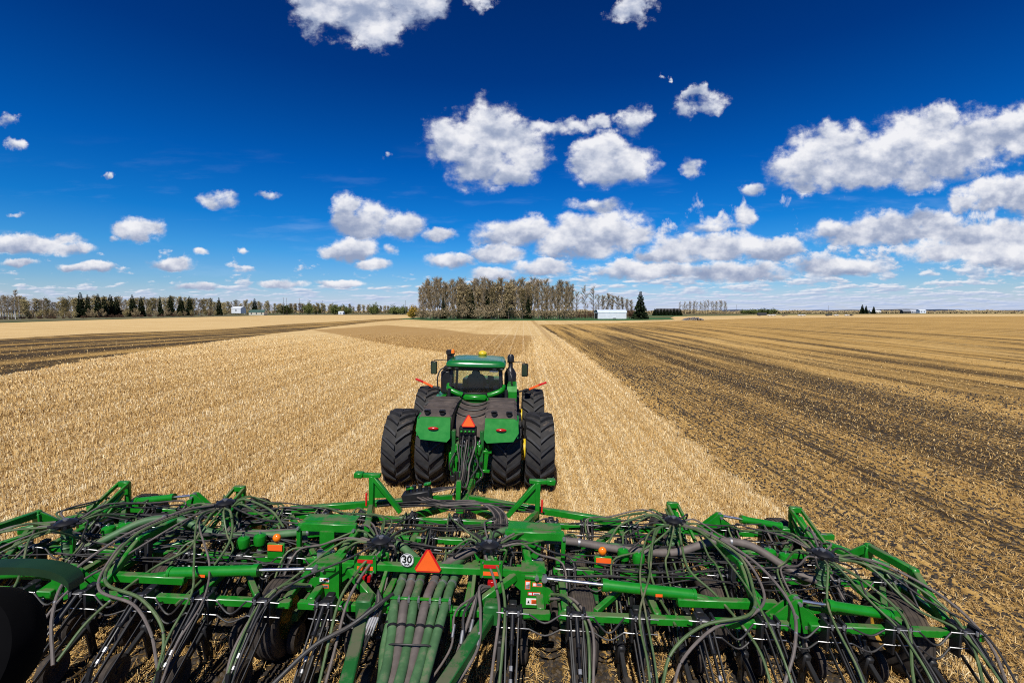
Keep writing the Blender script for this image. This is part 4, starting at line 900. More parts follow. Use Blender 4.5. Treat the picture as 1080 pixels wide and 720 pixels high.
bpy.context.view_layer.update(); man.matrix_world = trac.matrix_world @ Matrix.Translation((-0.05, 2.05, 2.10))
b = MB(); b.lathe([(.93, .118), (.99, .112), (1.03, .07), (1.045, 0)], 'z', (0, .09, 0), 16); b.box((0, .22, .945), (.16, .14, .015)); b.build('cap', 'cap_green', man)
b = MB(); b.ball((0, .115, .86), .085, 12, 9, (1, 1.05, 1.2)); b.ball((0, .205, .85), .018, 8, 6); b.ball((.088, .09, .86), .02, 8, 6, (.5, 1, 1.4)); b.ball((-.088, .09, .86), .02, 8, 6, (.5, 1, 1.4)); b.build('face', 'skin_tone', man)
# things beside the cab
b = MB(); b.cyl((-.98, 2.75, 2.2), (-.98, 2.75, 3.34), .115, 16); b.lathe([(3.30, .115), (3.32, .15), (3.44, .15), (3.46, .12), (3.46, 0)], 'z', (-.98, 2.75, 0), 18); b.build('exhaust_stack', 'black_plastic', trac)
b = MB(); b.box((-.99, 2.2, 2.50), (.36, .5, .74), ch=.05); b.box((-.99, 2.2, 2.92), (.26, .34, .16), ch=.05); b.build('filter_box', 'black_plastic', trac)
b = MB(); b.lathe([(2.3, .10), (2.35, .19), (2.75, .20), (2.88, .13), (2.95, .075), (3.10, .07), (3.14, .11), (3.30, .115), (3.38, .07), (3.39, 0)], 'z', (1.04, 2.6, 0), 18); b.build('intake_stack', 'black_plastic', trac)
b = MB(); b.prism([(1.35, 1.58), (1.35, 2.35), (1.48, 2.50), (2.5, 2.50), (2.5, 1.5)], .30, (1.10, 0, 0), (0, 1, 0), (0, 0, 1)); b.build('side_box', 'green_clean', trac, .3)
b = MB(); b.prism([(1.4, 1.5), (1.4, 2.1), (2.6, 2.1), (2.6, 1.5)], .3, (-1.12, 0, 0), (0, 1, 0), (0, 0, 1)); b.build('battery_box', 'green_clean', trac, .3)
b = MB(); b.tube(curve_pts([(-1.18, 1.72, 2.15), (-1.24, 1.72, 2.6), (-1.16, 1.8, 2.9), (-.95, 1.9, 3.0)], 5), .022, 7); b.build('handrail', 'black_steel', trac)
b = MB(); b.tube(curve_pts([(1.10, 1.55, 2.45), (1.08, 1.55, 2.75), (1.0, 1.7, 2.95), (.92, 1.85, 3.0)], 5), .022, 7); b.build('handrail', 'black_steel', trac)
for x in (-.80, .93):
    b = MB(); b.cyl((x, 1.25, 2.18), (x, 1.25, 2.42), .05, 10); b.build('air_valve', 'black_steel', trac)
# hood ahead of the cab
b = MB(); b.prism([(3.3, 1.5), (3.3, 2.42), (4.8, 2.32), (5.9, 2.18), (6.05, 1.9), (6.05, 1.2), (3.3, 1.2)], 1.34, (0.05, 0, 0), (0, 1, 0), (0, 0, 1)); b.build('hood', 'green_clean', trac, .3)
for s in (-1, 1):                              # front fenders, mirrors, extremity markers
    b = MB(); ar = [(3.9 + 1.16 * math.sin(a), 1.0 + 1.16 * math.cos(a)) for a in np.linspace(-.9, .9, 9)]; ar2 = [(3.9 + 1.12 * math.sin(a), 1.0 + 1.12 * math.cos(a)) for a in np.linspace(.9, -.9, 9)]
    b.prism(ar + ar2, .55, (s * .95, 0, 0), (0, 1, 0), (0, 0, 1)); b.build('front_fender', 'black_plastic', trac)
    mi = empty('mirror', (0, 0, 0), parent=trac)
    b = MB(); b.tube([(s * .84 + .08, 2.75, 3.10), (s * 1.2, 2.75, 3.11), (s * 1.50, 2.72, 3.11), (s * 1.52, 2.72, 3.05)], .014, 6); b.build('mirror_arm', 'black_steel', mi)
    b = MB(); b.box((s * 1.52, 2.70, 2.86), (.22, .09, .44), rot=(0, 0, s * .25), ch=.03); b.build('mirror_housing', 'black_plastic', mi)
    b = MB(); b.box((s * 1.52 - s * .01, 2.652, 2.86), (.17, .006, .38), rot=(0, 0, s * .25)); b.build('mirror_glass', 'mirror_glass', mi)
    b = MB(); b.beam((s * 1.72, 3.72, 2.04), (s * 2.06, 3.72, 2.20), .07, .07, ch=.01); b.build('marker_bar', 'sign_orange', trac)
    b = MB(); b.beam((s * 2.06, 3.72, 2.20), (s * 2.34, 3.72, 2.31), .07, .07, ch=.01); b.build('marker_bar', 'sign_red', trac)
    b = MB(); b.tube([(s * .9, 3.75, 1.9), (s * 1.4, 3.75, 1.95), (s * 1.72, 3.73, 2.04)], .03, 7); b.build('marker_arm', 'black_steel', trac)
# hitch: slow vehicle triangle, valve block, links, drawbar
def tri_sign(parent, c, w, tilt=0.0):
    s_ = empty('slow_vehicle_sign', c, parent=parent); s_.rotation_euler = (tilt, 0, 0); h = w * .866
    def t3(k, cut): return [(-k * w / 2 + cut, -.33 * h * k), (k * w / 2 - cut, -.33 * h * k), (k * w / 2 - cut * .5, -.33 * h * k + cut * .87), (cut * .5, .67 * h * k - cut * .87), (-cut * .5, .67 * h * k - cut * .87), (-k * w / 2 + cut * .5, -.33 * h * k + cut * .87)]
    b = MB(); b.prism(t3(1.0, w * .13), .008, (0, 0, 0)); b.build('border', 'sign_red', s_)
    b = MB(); b.prism(t3(.80, w * .015), .008, (0, -.005, -.004)); b.build('triangle', 'sign_orange', s_); return s_
tri_sign(trac, (0.02, -1.12, 1.98), .40, -.12)
b = MB(); b.box((0, -.98, 1.62), (.44, .22, .46), ch=.03); 
for k in range(5): 
    for q in range(3): b.cyl((-.17 + .085 * k, -1.08, 1.48 + .13 * q), (-.17 + .085 * k, -1.18, 1.46 + .13 * q), .028, 8)
b.build('hydraulic_valves', 'black_steel', trac)
for k in range(4):
    for q in range(2): b = MB(); b.box((-.15 + .1 * k, -1.16, 1.76 - .4 * q), (.06, .05, .05), ch=.01); b.build('valve_cap', 'green_clean', trac)
for k in range(26):                            # fittings, pins and plates crowding the hitch
    x, z = rt.uniform(-.34, .4), rt.uniform(.5, 1.5); b = MB()
    if k % 3: b.box((x, -1.1 - rt.uniform(0, .12), z), (rt.uniform(.04, .12), .08, rt.uniform(.05, .16)), rot=(0, rt.uniform(-.5, .5), 0), ch=.01)
    else: b.cyl((x, -1.1, z), (x + rt.uniform(-.05, .05), -1.24, z), rt.uniform(.02, .04), 9)
    b.build('hitch_fitting', ('black_steel', 'green_clean', 'zinc', 'green_dusty', 'black_steel')[k % 5], trac)
b = MB(); b.beam((-.12, -1.1, 1.7), (.12, -1.1, 1.7), .1, .06); b.build('sign_bracket', 'black_steel', trac)
b = MB(); b.beam((.22, -.9, .6), (.26, -1.05, 1.45), .12, .16); b.beam((-.30, -1.05, .6), (-.28, -1.02, 1.4), .10, .10); b.beam((.46, -1.0, .7), (.50, -1.0, 1.3), .10, .12)
b.beam((.24, -1.02, .72), (.58, -1.06, .72), .07, .07); b.beam((.24, -1.02, 1.22), (.62, -1.06, 1.22), .06, .07); b.box((.30, -1.1, 1.28), (.13, .12, .28), rot=(.2, .15, 0), ch=.03); b.box((-.42, -.98, .95), (.10, .2, .5), ch=.04); b.build('hitch_frame', 'green_clean', trac)
b = MB(); b.beam((0, -.4, .52), (0, -1.55, .52), .16, .09); b.box((0, -1.5, .52), (.22, .24, .2), ch=.03); b.cyl((0, -1.52, .35), (0, -1.52, .72), .035, 10); b.build('drawbar', 'black_steel', trac)
for k in range(9):                             # hydraulic lines from the valves down onto the tongue of the drill
    x0 = -.2 + .05 * k; xx = -.16 + .035 * k + rt.uniform(-.02, .02)
    b = MB(); b.tube(curve_pts([(x0, -1.15, 1.45 + .1 * (k % 3)), (x0 * 1.1, -1.40, 1.45 - .06 * (k % 4)), (xx, -1.55, 1.05), (xx, -1.7 - .05 * (k % 3), .86), (xx * 1.1, -2.2, .82), (xx, -3.1, .95)], 6), .010 + .004 * (k % 3), 7); b.build('hydraulic_hose', 'black_hose' if k % 4 else 'grey_hose', trac)
for (p0, p1, p2) in (((-.3, -1.1, 1.2), (-.42, -1.25, .9), (-.28, -1.1, .55)), ((.1, -1.15, 1.3), (.30, -1.4, 1.0), (.12, -1.6, .7)), ((.28, -1.1, .9), (.42, -1.3, .7), (.2, -1.6, .55))):
    b = MB(); b.tube(curve_pts([p0, p1, p2], 6), .02, 7); b.build('brake_hose', 'black_hose', trac)
# ------------------------------------------------------------------ the air drill: a wide folding tool on four ranks of openers
drill = empty('air_drill', ORG + Vector((-.155, 0, 0)), rot=(0, ROLL, -R(1.5))); tag(drill, 'wide green folding seed drill with draped hoses filling the foreground', 'seed drill')
rd = random.Random(77)
def P(name, b, m, parent=None, ang=.7): return b.build(name, m, parent or drill, ang)
G = 'green_paint'
RANKS = (5.60, 6.62, 7.36, 8.05); ZB = .95; SECT = {'centre': 1.62, 'inner': 4.72, 'outer': 7.08}
# frame of each section: four cross tubes and the fore-and-aft tubes that tie them
def section(x0, x1):
    b = MB()
    for i, y in enumerate(RANKS):
        b.beam((x0, y, ZB), (x1 if i in (0, 3) or abs(x1) < 6 else x1 - math.copysign(.25 * (1 if i == 1 else 2), x1), y, ZB), .092, .098)
    return b
b = section(-1.62, 1.62)
for x in (-1.5, -.55, .55, 1.5): b.beam((x, 5.66, ZB), (x, 8.0, ZB), .10, .10)
P('centre_frame', b, G)
for s in (-1, 1):
    b = section(s * 1.72, s * 4.62)
    for x in (1.82, 3.0, 4.5): b.beam((s * x, 5.66, ZB), (s * x, 8.0, ZB), .09, .09)
    b.beam((s * 1.85, 6.6, ZB + .02), (s * 2.95, 7.98, ZB + .02), .08, .09); b.beam((s * 4.45, 6.6, ZB + .02), (s * 3.1, 7.98, ZB + .02), .08, .09); b.beam((s * 2.2, 5.66, ZB + .03), (s * 3.0, 6.6, ZB + .03), .07, .08)
    b.beam((s * 3.3, 5.86, 1.04), (s * 4.6, 5.86, 1.05), .10, .11)
    P('inner_wing_frame', b, G)
    b = section(s * 4.86, s * 6.80)
    for x in (4.95, 6.1, 6.75): b.beam((s * x, 5.66, ZB), (s * x, 8.0 if x < 6.5 else 7.3, ZB), .085, .085)
    b.beam((s * 4.95, 6.62, ZB + .02), (s * 6.05, 7.98, ZB + .02), .075, .08); b.beam((s * 6.1, 6.0, ZB + .02), (s * 6.95, 7.2, ZB + .02), .07, .08); b.beam((s * 6.3, 8.02, ZB + .03), (s * 6.9, 6.4, ZB + .03), .07, .08)
    b.beam((s * 5.0, 5.86, 1.02), (s * 6.2, 5.86, 1.02), .09, .10)
    b.box((s * 6.88, 5.6, ZB), (.14, .17, .12), ch=.02)
    P('outer_wing_frame', b, G)
# sign beam across the rear and its braces
b = MB(); b.beam((-1.28, 6.08, 1.22), (1.26, 6.08, 1.22), .10, .105)
for s in (-1, 1):
    b.beam((s * 1.16, 6.05, 1.18), (s * .66, 5.68, .98), .085, .11); b.prism([(-1.25, 1.18), (-1.0, 1.18), (-1.25, .98)] if s < 0 else [(1.25, 1.18), (1.0, 1.18), (1.25, .98)], .02, (0, 6.04, 0))
b.beam((-.62, 6.08, 1.18), (-.62, 5.66, .99), .05, .05); b.beam((.6, 6.08, 1.18), (.6, 5.66, .99), .05, .05)
P('sign_beam', b, G)
# hinge towers
DEC = {-1: [((-1.44, 1.07), (.13, .055), 'w'), ((-1.44, .98), (.12, .05), 'o')], 1: [((1.33, 1.12), (.07, .12), 'v'), ((1.46, 1.13), (.13, .055), 'o'), ((1.42, 1.0), (.17, .045), 'r'), ((1.40, .89), (.17, .09), 'w')]}
for s in (-1, 1):
    b = MB()
    b.prism([(s * 1.24, .80), (s * 1.24, 1.29), (s * 1.50, 1.29), (s * 1.55, 1.26), (s * 1.585, .80)][::s], .025, (0, 5.965, 0))
    b.prism([(s * 1.24, .80), (s * 1.24, 1.29), (s * 1.50, 1.29), (s * 1.55, 1.26), (s * 1.585, .80)][::s], .025, (0, 6.20, 0))
    b.box((s * 1.255, 6.08, 1.05), (.03, .24, .5)); b.box((s * 1.40, 6.08, 1.30), (.32, .27, .02)); b.box((s * 1.42, 5.94, 1.235), (.27, .04, .05), ch=.01)
    b.prism([(s * 1.56, .86), (s * 1.64, .86), (s * 1.70, .94), (s * 1.64, 1.06), (s * 1.56, 1.10)][::s], .03, (0, 5.98, 0)); b.cyl((s * 1.65, 5.93, .95), (s * 1.65, 6.06, .95), .045, 12)
    hp = P('hinge_tower', b, G)
    b = MB(); b.cyl((s * 1.45, 5.90, 1.235), (s * 1.45, 6.0, 1.235), .028, 12); P('hinge_pin', b, 'zinc', hp)
    for (c, sz, kind) in DEC[s]:
        b = MB(); x, z = c; w, h = sz; y0 = 5.949
        b.m = 0; b.box((x, y0, z), (w, .004, h))
        b.m = 1 if kind in 'wvo' else 2; 
        if kind == 'v': b.box((x, y0 - .003, z - h * .22), (w * .78, .003, h * .4)); b.m = 3; b.box((x, y0 - .003, z + h * .2), (w * .72, .003, h * .34))
        else: b.box((x + w * .18, y0 - .003, z), (w * .52, .003, h * .62)); b.m = 3; b.box((x - w * .30, y0 - .003, z), (w * .26, .003, h * .66))
        b.m = 4
        for q in range(3): b.box((x + w * .18, y0 - .006, z + h * (.17 - .17 * q)), (w * .40, .003, h * .05))
        if kind == 'w': b.prism([(x - w * .40, z - h * .2), (x - w * .22, z - h * .2), (x - w * .31, z + h * .22)], .003, (0, y0 - .006, 0))
        b.build('warning_decal', [{'w': 'white_paint', 'v': 'sign_orange', 'o': 'sign_orange', 'r': 'sign_red'}[kind], 'decal_grey' if kind != 'w' else 'sign_orange', 'white_paint', 'white_paint', 'decal_black'], hp)
# marker plates with red and orange reflectors and a tail lamp
for s in (-1, 1):
    x = -.90 if s < 0 else .83
    b = MB(); b.prism([(x - .15, 1.16), (x - .15, 1.42), (x - .08, 1.40), (x + .15, 1.41), (x + .15, 1.16)], .012, (0, 6.01, 0)); b.prism([(x - s * .15, 1.40), (x - s * .24, 1.50), (x - s * .20, 1.38)], .012, (0, 6.02, 0)); br = P('marker_plate', b, G)
    b = MB(); b.box((x, 6.0, 1.325), (.21, .008, .045)); P('red_reflector', b, 'sign_red', br)
    b = MB(); b.box((x, 6.0, 1.225), (.22, .008, .05)); P('orange_reflector', b, 'sign_orange', br)
    b = MB(); b.box((x + .02, 6.0, 1.085), (.125, .06, .085), ch=.006); P('tail_lamp', b, 'lens_red')
    for dx in (-.115, .115):
        for z in (1.18, 1.38): b = MB(); b.cyl((x + dx, 5.99, z), (x + dx, 6.02, z), .012, 6); P('bolt', b, 'zinc', br)
b = MB(); b.prism([(-.30, 1.27), (-.30, 1.40), (.02, 1.40), (.02, 1.27)], .01, (0, 6.03, 0)); P('sign_bracket', b, G)
tri_sign(drill, (-.035, 6.0, 1.33), .42, 0)
sg = empty('speed_sign', (-.325, 6.01, 1.36), parent=drill)
b = MB(); b.lathe([(-.004, 0), (-.004, .095), (.004, .095), (.004, 0)], 'y', (0, 0, 0), 28); b.build('disc', 'white_paint', sg)
b = MB(); b.tube([(.088 * math.cos(a), -.005, .088 * math.sin(a)) for a in np.linspace(0, 2 * math.pi, 33)], .004, 4, False); b.build('border', 'decal_black', sg)
def lettering(txt, size, parent, loc, m):
    cu = bpy.data.curves.new('lettering', 'FONT'); cu.body = txt; cu.size = size; cu.align_x = 'CENTER'; cu.align_y = 'CENTER'; cu.extrude = .002; cu.offset = size * .025
    o = bpy.data.objects.new('tmp', cu); COL.objects.link(o); me = bpy.data.meshes.new_from_object(o.evaluated_get(bpy.context.evaluated_depsgraph_get())); bpy.data.objects.remove(o)
    me.materials.clear(); me.materials.append(MATS[m]); return link('lettering', me, parent, loc, (R(90), 0, 0))
lettering('30', .135, sg, (0, -.008, .012), 'decal_black'); lettering('km/h', .036, sg, (0, -.008, -.055), 'decal_black')
# wing rests: raised green gantries either side
for s in (-1, 1):
    b = MB(); X0, X1 = (1.0, 1.86) if s > 0 else (1.28, 2.12); XM = (X0 + X1) / 2
    b.box((s * XM, 6.66, 1.46), (.88, .10, .13), ch=.012); b.box((s * XM, 6.80, 1.53), (.80, .22, .012)); b.beam((s * X0, 6.62, 1.0), (s * X0, 6.62, 1.46), .06, .07); b.beam((s * X1, 6.62, 1.0), (s * X1, 6.62, 1.46), .06, .07)
    b.prism([(s * (XM + q), z) for q, z in ((-.13, 1.42), (-.13, 1.22), (-.06, 1.12), (.02, 1.12), (.09, 1.22), (.09, 1.42))][::s], .03, (0, 6.59, 0))
    P('wing_rest', b, G)
    b = MB(); b.beam((s * 1.50, 8.0, 1.18), (s * 1.12, 6.72, 1.42), .09, .11); b.beam((s * 1.25, 6.70, 1.40), (s * 1.36, 6.1, 1.25), .10, .10); P('rest_brace', b, G)
    b = MB()
    for k in range(3): b.cyl((s * (XM - .07) + k * .07, 6.56, 1.02), (s * (XM - .07) + k * .07, 6.50, 1.02), .022, 8); b.cyl((s * (XM - .07) + k * .07, 6.56, 1.1), (s * 1.36 + k * .07, 6.48, 1.1), .018, 8)
    b.box((s * XM, 6.60, 1.06), (.26, .08, .14), ch=.01); P('valve_block', b, 'zinc')
    for xq in (X0, X1): b = MB(); b.cyl((s * xq, 6.60, 1.46), (s * xq, 6.55, 1.46), .022, 8); P('pin', b, 'zinc')
    # front fold stands
    b = MB(); b.beam((s * 1.52, 8.12, .98), (s * 1.52, 8.12, 1.72), .085, .11); b.beam((s * 1.50, 8.12, 1.70), (s * .98, 8.12, 1.06), .08, .10, up=(0, 1, 0)); b.beam((s * 1.36, 8.12, 1.73), (s * 1.72, 8.12, 1.73), .10, .07); b.box((s * 1.75, 8.1, 1.74), (.16, .14, .10), ch=.015)
    b.prism([(s * 1.50, 1.30), (s * 1.50, 1.66), (s * 1.22, 1.32)][::s], .015, (0, 8.13, 0)); P('fold_stand', b, G)
    b = MB(); b.beam((s * 1.60, 8.06, 1.18), (s * 1.60, 8.06, 1.42), .03); P('lever', b, 'sign_red')
    # draft tube from the tongue to the wing
    b = MB(); b.beam((s * .18, 9.05, .98), (s * 1.62, 8.42, 1.06), .10, .12); b.beam((s * 1.60, 8.42, 1.06), (s * 3.05, 8.12, 1.02), .10, .12); b.beam((s * .25, 8.95, .82), (s * 1.0, 8.1, .92), .10, .13); P('draft_tube', b, G)
# tongue
b = MB(); b.beam((-.42, 8.95, .88), (.42, 8.95, .88), .13, .14); b.beam((0, 8.9, .80), (0, 10.85, .62), .17, .20); b.beam((-.16, 9.0, .8), (0, 10.2, .66), .08, .14); b.beam((.16, 9.0, .8), (0, 10.2, .66), .08, .14); b.box((0, 10.86, .58), (.22, .24, .18), ch=.03); P('tongue', b, G)
b = MB(); b.beam((-.07, 9.15, .80), (-.07, 9.22, 1.28), .10, .10); P('hose_post', b, G)
b = MB(); b.beam((-.2, 9.3, .95), (-.2, 9.9, .55), .05); b.cyl((-.2, 9.9, .5), (-.2, 9.9, 1.2), .035, 10); P('jack_stand', b, 'black_steel')
b = MB(); b.box((-.82, 8.72, 1.12), (.55, .26, .22), rot=(0, -.2, 0), ch=.02); vb = P('valve_block', b, 'black_steel')
for k in range(4): b = MB(); b.cyl((-1.0 + k * .12, 8.7, 1.2 + .02 * k), (-1.0 + k * .12, 8.7, 1.32 + .02 * k), .04, 10); P('solenoid', b, 'black_plastic', vb)
b = MB(); b.beam((-1.02, 8.7, 1.27), (-.88, 8.7, 1.30), .10, .03); b.beam((-.68, 8.7, 1.37), (-.55, 8.7, 1.4), .10, .03); P('valve_cover', b, 'green_clean', vb)
# rear hitch arms for the cart
for s in (-1, 1):
    x0, x1 = (-.76, -.53) if s < 0 else (.87, .23)
    b = MB(); b.beam((x0, 5.62, .93), (x1, 4.15, .72), .15, .13); b.box((x0, 5.62, .95), (.20, .2, .26), ch=.02)
    if s < 0: b.beam((x1 - .02, 4.35, .78), (-.2, 3.9, .70), .14, .10)
    P('cart_hitch_arm', b, 'green_dusty')
# fold cylinders at the rear
def ram(p0, p1, f, r, name='hydraulic_ram', rodw=.022):
    """barrel from p1 back to the fraction f, chromed rod on to p0"""
    p0, p1 = Vector(p0), Vector(p1); m = p0.lerp(p1, f); d = (p1 - p0).normalized()
    b = MB(); b.cyl(m, p1, r, 16); b.cyl(m - d * .03, m + d * .05, r * 1.18, 16); b.cyl(p1 - d * .04, p1, r * 1.15, 16); c = P(name, b, 'green_clean')
    b = MB(); b.cyl(p0, m, rodw, 10); P('rod', b, 'chrome', c)
    b = MB(); b.cyl(p0 + Vector((0, -.05, 0)), p0 + Vector((0, .05, 0)), rodw * 1.8, 10); P('clevis', b, 'zinc', c); return c
for s in (-1, 1):
    c = ram((s * 1.55, 5.93, 1.235), (s * 3.55, 5.90, .99 + .12), .40, .070); b = MB(); b.beam((s * 2.36, 5.90, 1.19), (s * 3.55, 5.90, 1.05), .06, .07); b.beam((s * 3.45, 5.90, 1.08), (s * 3.75, 5.88, 1.03), .10, .12); P('ram_cradle', b, G, c)
    b = MB(); b.box((s * 3.05, 5.822, 1.13), (.09, .006, .035)); P('warning_decal', b, 'sign_orange', c)
    for y, z in ((5.72, 1.0), (8.02, 1.05)):   # wing hinge brackets: pairs of triangular plates
        b = MB()
        for dy in (-.05, .05):
            b.prism([(s * 4.36, z - .05), (s * 4.72, z + .26), (s * 4.80, z + .26), (s * 4.80, z - .18), (s * 4.70, z - .14)][::s], .022, (0, y + dy, 0)); b.prism([(s * 4.74, z + .20), (s * 4.80, z + .18), (s * 5.05, z - .0), (s * 5.0, z - .16), (s * 4.82, z - .16)][::s], .022, (0, y + dy * 1.7, 0))
        hb_ = P('wing_hinge', b, G)
        for (xx, zz) in ((4.76, z + .21), (4.72, z + .05), (4.60, z - .05), (4.85, z - .08)): b = MB(); b.cyl((s * xx, y - .10, zz), (s * xx, y + .10, zz), .024, 10); P('pin', b, 'zinc', hb_)
    ram((s * 4.78, 5.72, 1.21), (s * 5.95, 5.72, 1.07), .34, .062); ram((s * 4.78, 8.02, 1.27), (s * 5.85, 8.02, 1.12), .36, .060)
# bent arms that carry the wing wheels
for s in (-1, 1):
    for (x, tilt) in ((4.28, 0), (6.62, .04)):
        b = MB(); a0 = (s * (x - .18), 7.20, 1.05); a1 = (s * x, 7.02, 1.30); a2 = (s * (x + .06 + tilt), 6.32, 1.32); a3 = (s * (x + .02), 5.72, 1.02)
        for q0, q1 in ((a0, a1), (a1, a2), (a2, a3)): b.beam(q0, q1, .085, .11)
        b.box(a1, (.10, .10, .12), ch=.02); b.box(a2, (.10, .12, .12), ch=.02); P('wheel_arm', b, G)
def soil_wheel(x, y, r=.50, w=.34, name='frame_wheel'):
    g = empty(name, (x, y, r), parent=drill)
    b = MB(); b.lathe([(-w * .38, r * .52), (-w * .48, r * .68), (-w * .5, r * .86), (-w * .40, r * .97), (-w * .2, r), (w * .2, r), (w * .40, r * .97), (w * .5, r * .86), (w * .48, r * .68), (w * .38, r * .52)], 'x', (0, 0, 0), 32)
    for k in range(4): b.lathe([(-w * .32 + k * w * .19, r * 1.0), (-w * .30 + k * w * .19, r * 1.018), (-w * .24 + k * w * .19, r * 1.018), (-w * .22 + k * w * .19, r * 1.0)], 'x', (0, 0, 0), 32)
    b.build('tyre', 'tyre_soil', g)
    b = MB(); b.lathe([(-w * .40, r * .54), (-w * .3, r * .45), (-.03, r * .40), (-.03, .02), (.03, .02), (.03, r * .40), (w * .3, r * .45), (w * .40, r * .54)], 'x', (0, 0, 0), 24); b.lathe([(-w * .35, 0), (-w * .35, .09), (w * .35, .09), (w * .35, 0)], 'x', (0, 0, 0), 14); b.build('rim', 'gold_rim', g)
for s in (-1, 1):
    for (x, y) in ((2.08, 6.95), (2.08, 6.0), (3.98, 6.55), (6.48, 6.25)): soil_wheel(s * x, y)
    b = MB(); b.beam((s * 2.34, 5.9, .55), (s * 2.34, 7.05, .55), .08, .12); b.beam((s * 2.34, 6.5, .55), (s * 2.3, 6.6, .95), .09, .12); b.beam((s * 1.83, 5.9, .55), (s * 1.83, 7.05, .55), .08, .12); P('walking_beam', b, 'green_dusty')
    for x in (4.22, 6.74): b = MB(); b.beam((s * x, 6.3, .5), (s * (x + .04), 6.4, 1.3), .07, .10); b.beam((s * (x - .3), 6.3, .5), (s * (x + .03), 6.3, .5), .06); P('wheel_fork', b, 'black_steel')
# caster wheels at the front, with their lift masts
for s in (-1, 1):
    for x in (3.92, 6.08):
        soil_wheel(s * x, 8.42, .52, .34, 'caster_wheel')
        b = MB(); xx = s * x
        for dx in (-.09, .09): b.beam((xx + s * (.12 if x < 5 else .1) + dx, 7.25, 1.02), (xx + dx, 8.02, 1.44), .045, .06)
        b.beam((xx - .1, 8.02, 1.43), (xx + .1, 8.02, 1.43), .08, .10); b.box((xx, 8.06, 1.34), (.17, .08, .26), ch=.02); b.beam((xx - .03, 7.7, .98), (xx - .03, 8.04, 1.26), .05, .06); P('caster_mast', b, G)
        b = MB(); b.cyl((xx, 8.10, 1.0), (xx, 8.10, 1.28), .05, 12)
        for dx in (-.25, .25): b.beam((xx + dx, 8.12, 1.02), (xx + dx, 8.44, .5), .05, .10)
        b.beam((xx - .27, 8.10, 1.03), (xx + .27, 8.10, 1.03), .12, .07); P('caster_fork', b, G)
        b = MB(); b.cyl((xx + .05, 7.55, 1.10), (xx + .05, 7.95, 1.32), .035, 10); P('lift_ram', b, 'green_clean')
# side rails at the outer front
for s in (-1, 1):
    b = MB(); b.beam((s * 6.12, 8.05, 1.0), (s * 6.95, 7.0, 1.0), .085, .10); b.beam((s * 6.62, 7.05, 1.0), (s * 6.62, 7.02, 1.32), .12, .10); P('side_rail', b, G)

# openers
def opener_meshes():
    b = MB()                                   # clamp round the tube, swing links, trailing shank
    b.box((0, .0, 0), (.20, .14, .16), ch=.02); b.box((-.10, -.10, -.02), (.035, .14, .36), ch=.008); b.box((.10, -.10, -.02), (.035, .14, .36), ch=.008); b.box((0, -.12, .09), (.14, .08, .09), ch=.015); b.box((0, .06, .095), (.10, .10, .05), ch=.01)
    for x in (-.075, .075): b.beam((x, -.16, .06), (x * .8, -.86, -.45), .02, .036); b.beam((x, -.16, -.16), (x * .8, -.80, -.60), .02, .036)
    b.box((0, -.86, -.56), (.10, .14, .26), rot=(.2, 0, 0), ch=.02); b.beam((0, -.88, -.60), (0, -.82, -.98), .035, .10); b.beam((0, -.84, -.5), (0, -1.35, -.72), .06, .06)
    arm = b.mesh('linkage', 'black_steel')
    b = MB(); b.cyl((0, -.16, .10), (0, -.40, -.07), .026, 10); b.cyl((0, -.40, -.07), (0, -.44, -.09), .032, 10); b.cyl((0, -.44, -.09), (0, -.76, -.34), .014, 8); cyl = b.mesh('down_pressure_ram', 'black_plastic')
    b = MB(); b.cyl((0, -.60, -.215), (0, -.64, -.246), .024, 8); b.cyl((0, -.70, -.29), (0, -.73, -.313), .022, 8); rod = b.mesh('fitting', 'zinc')
    b = MB()
    for z in (.105, -.085): b.tube([(-.20, -.14, z), (-.13, -.165, z + .012), (.13, -.165, z + .012), (.22, -.14, z - .01)], .0075, 6)
    b.cyl((-.07, -.18, .10), (-.07, -.18, .15), .016, 6); b.cyl((.07, -.18, .10), (.07, -.18, .15), .016, 6); pipe = b.mesh('oil_pipe', 'zinc')
    b = MB(); b.lathe([(-.05, .13), (-.055, .17), (-.03, .20), (.03, .20), (.055, .17), (.05, .13), (.02, .10), (.02, .02), (-.02, .02), (-.02, .10)], 'x', (0, -1.36, -.75), 18, True); wh = b.mesh('press_wheel', 'tyre_soil')
    b = MB(); b.tube([(0, -.80, -.30), (0, -.86, -.50), (0, -.86, -.80)], .03, 8); boot = b.mesh('seed_boot', 'black_plastic')
    return arm, cyl, rod, pipe, wh, boot
OM = opener_meshes(); OPEN = []
for i, y in enumerate(RANKS):
    off = (0.42, .22, .62, .02)[i]
    for k in range(-9, 9):
        x = (k + off) * .79 + .02
        if abs(x) > 6.78 - .22 * (i in (1, 2)): continue
        if min(abs(abs(x) - h) for h in (1.66, 4.74)) < .13: x += .16 * (1 if x > 0 else -1)
        if i == 0 and abs(x) < .75: continue   # room for the cart hoses
        o = empty('opener', (x, y, ZB), parent=drill); OPEN.append((x, y, i))
        link('linkage', OM[0], o); link('down_pressure_ram', OM[1], o); link('fitting', OM[2], o); link('oil_pipe', OM[3], o); link('press_wheel', OM[4], o); link('seed_boot', OM[5], o)

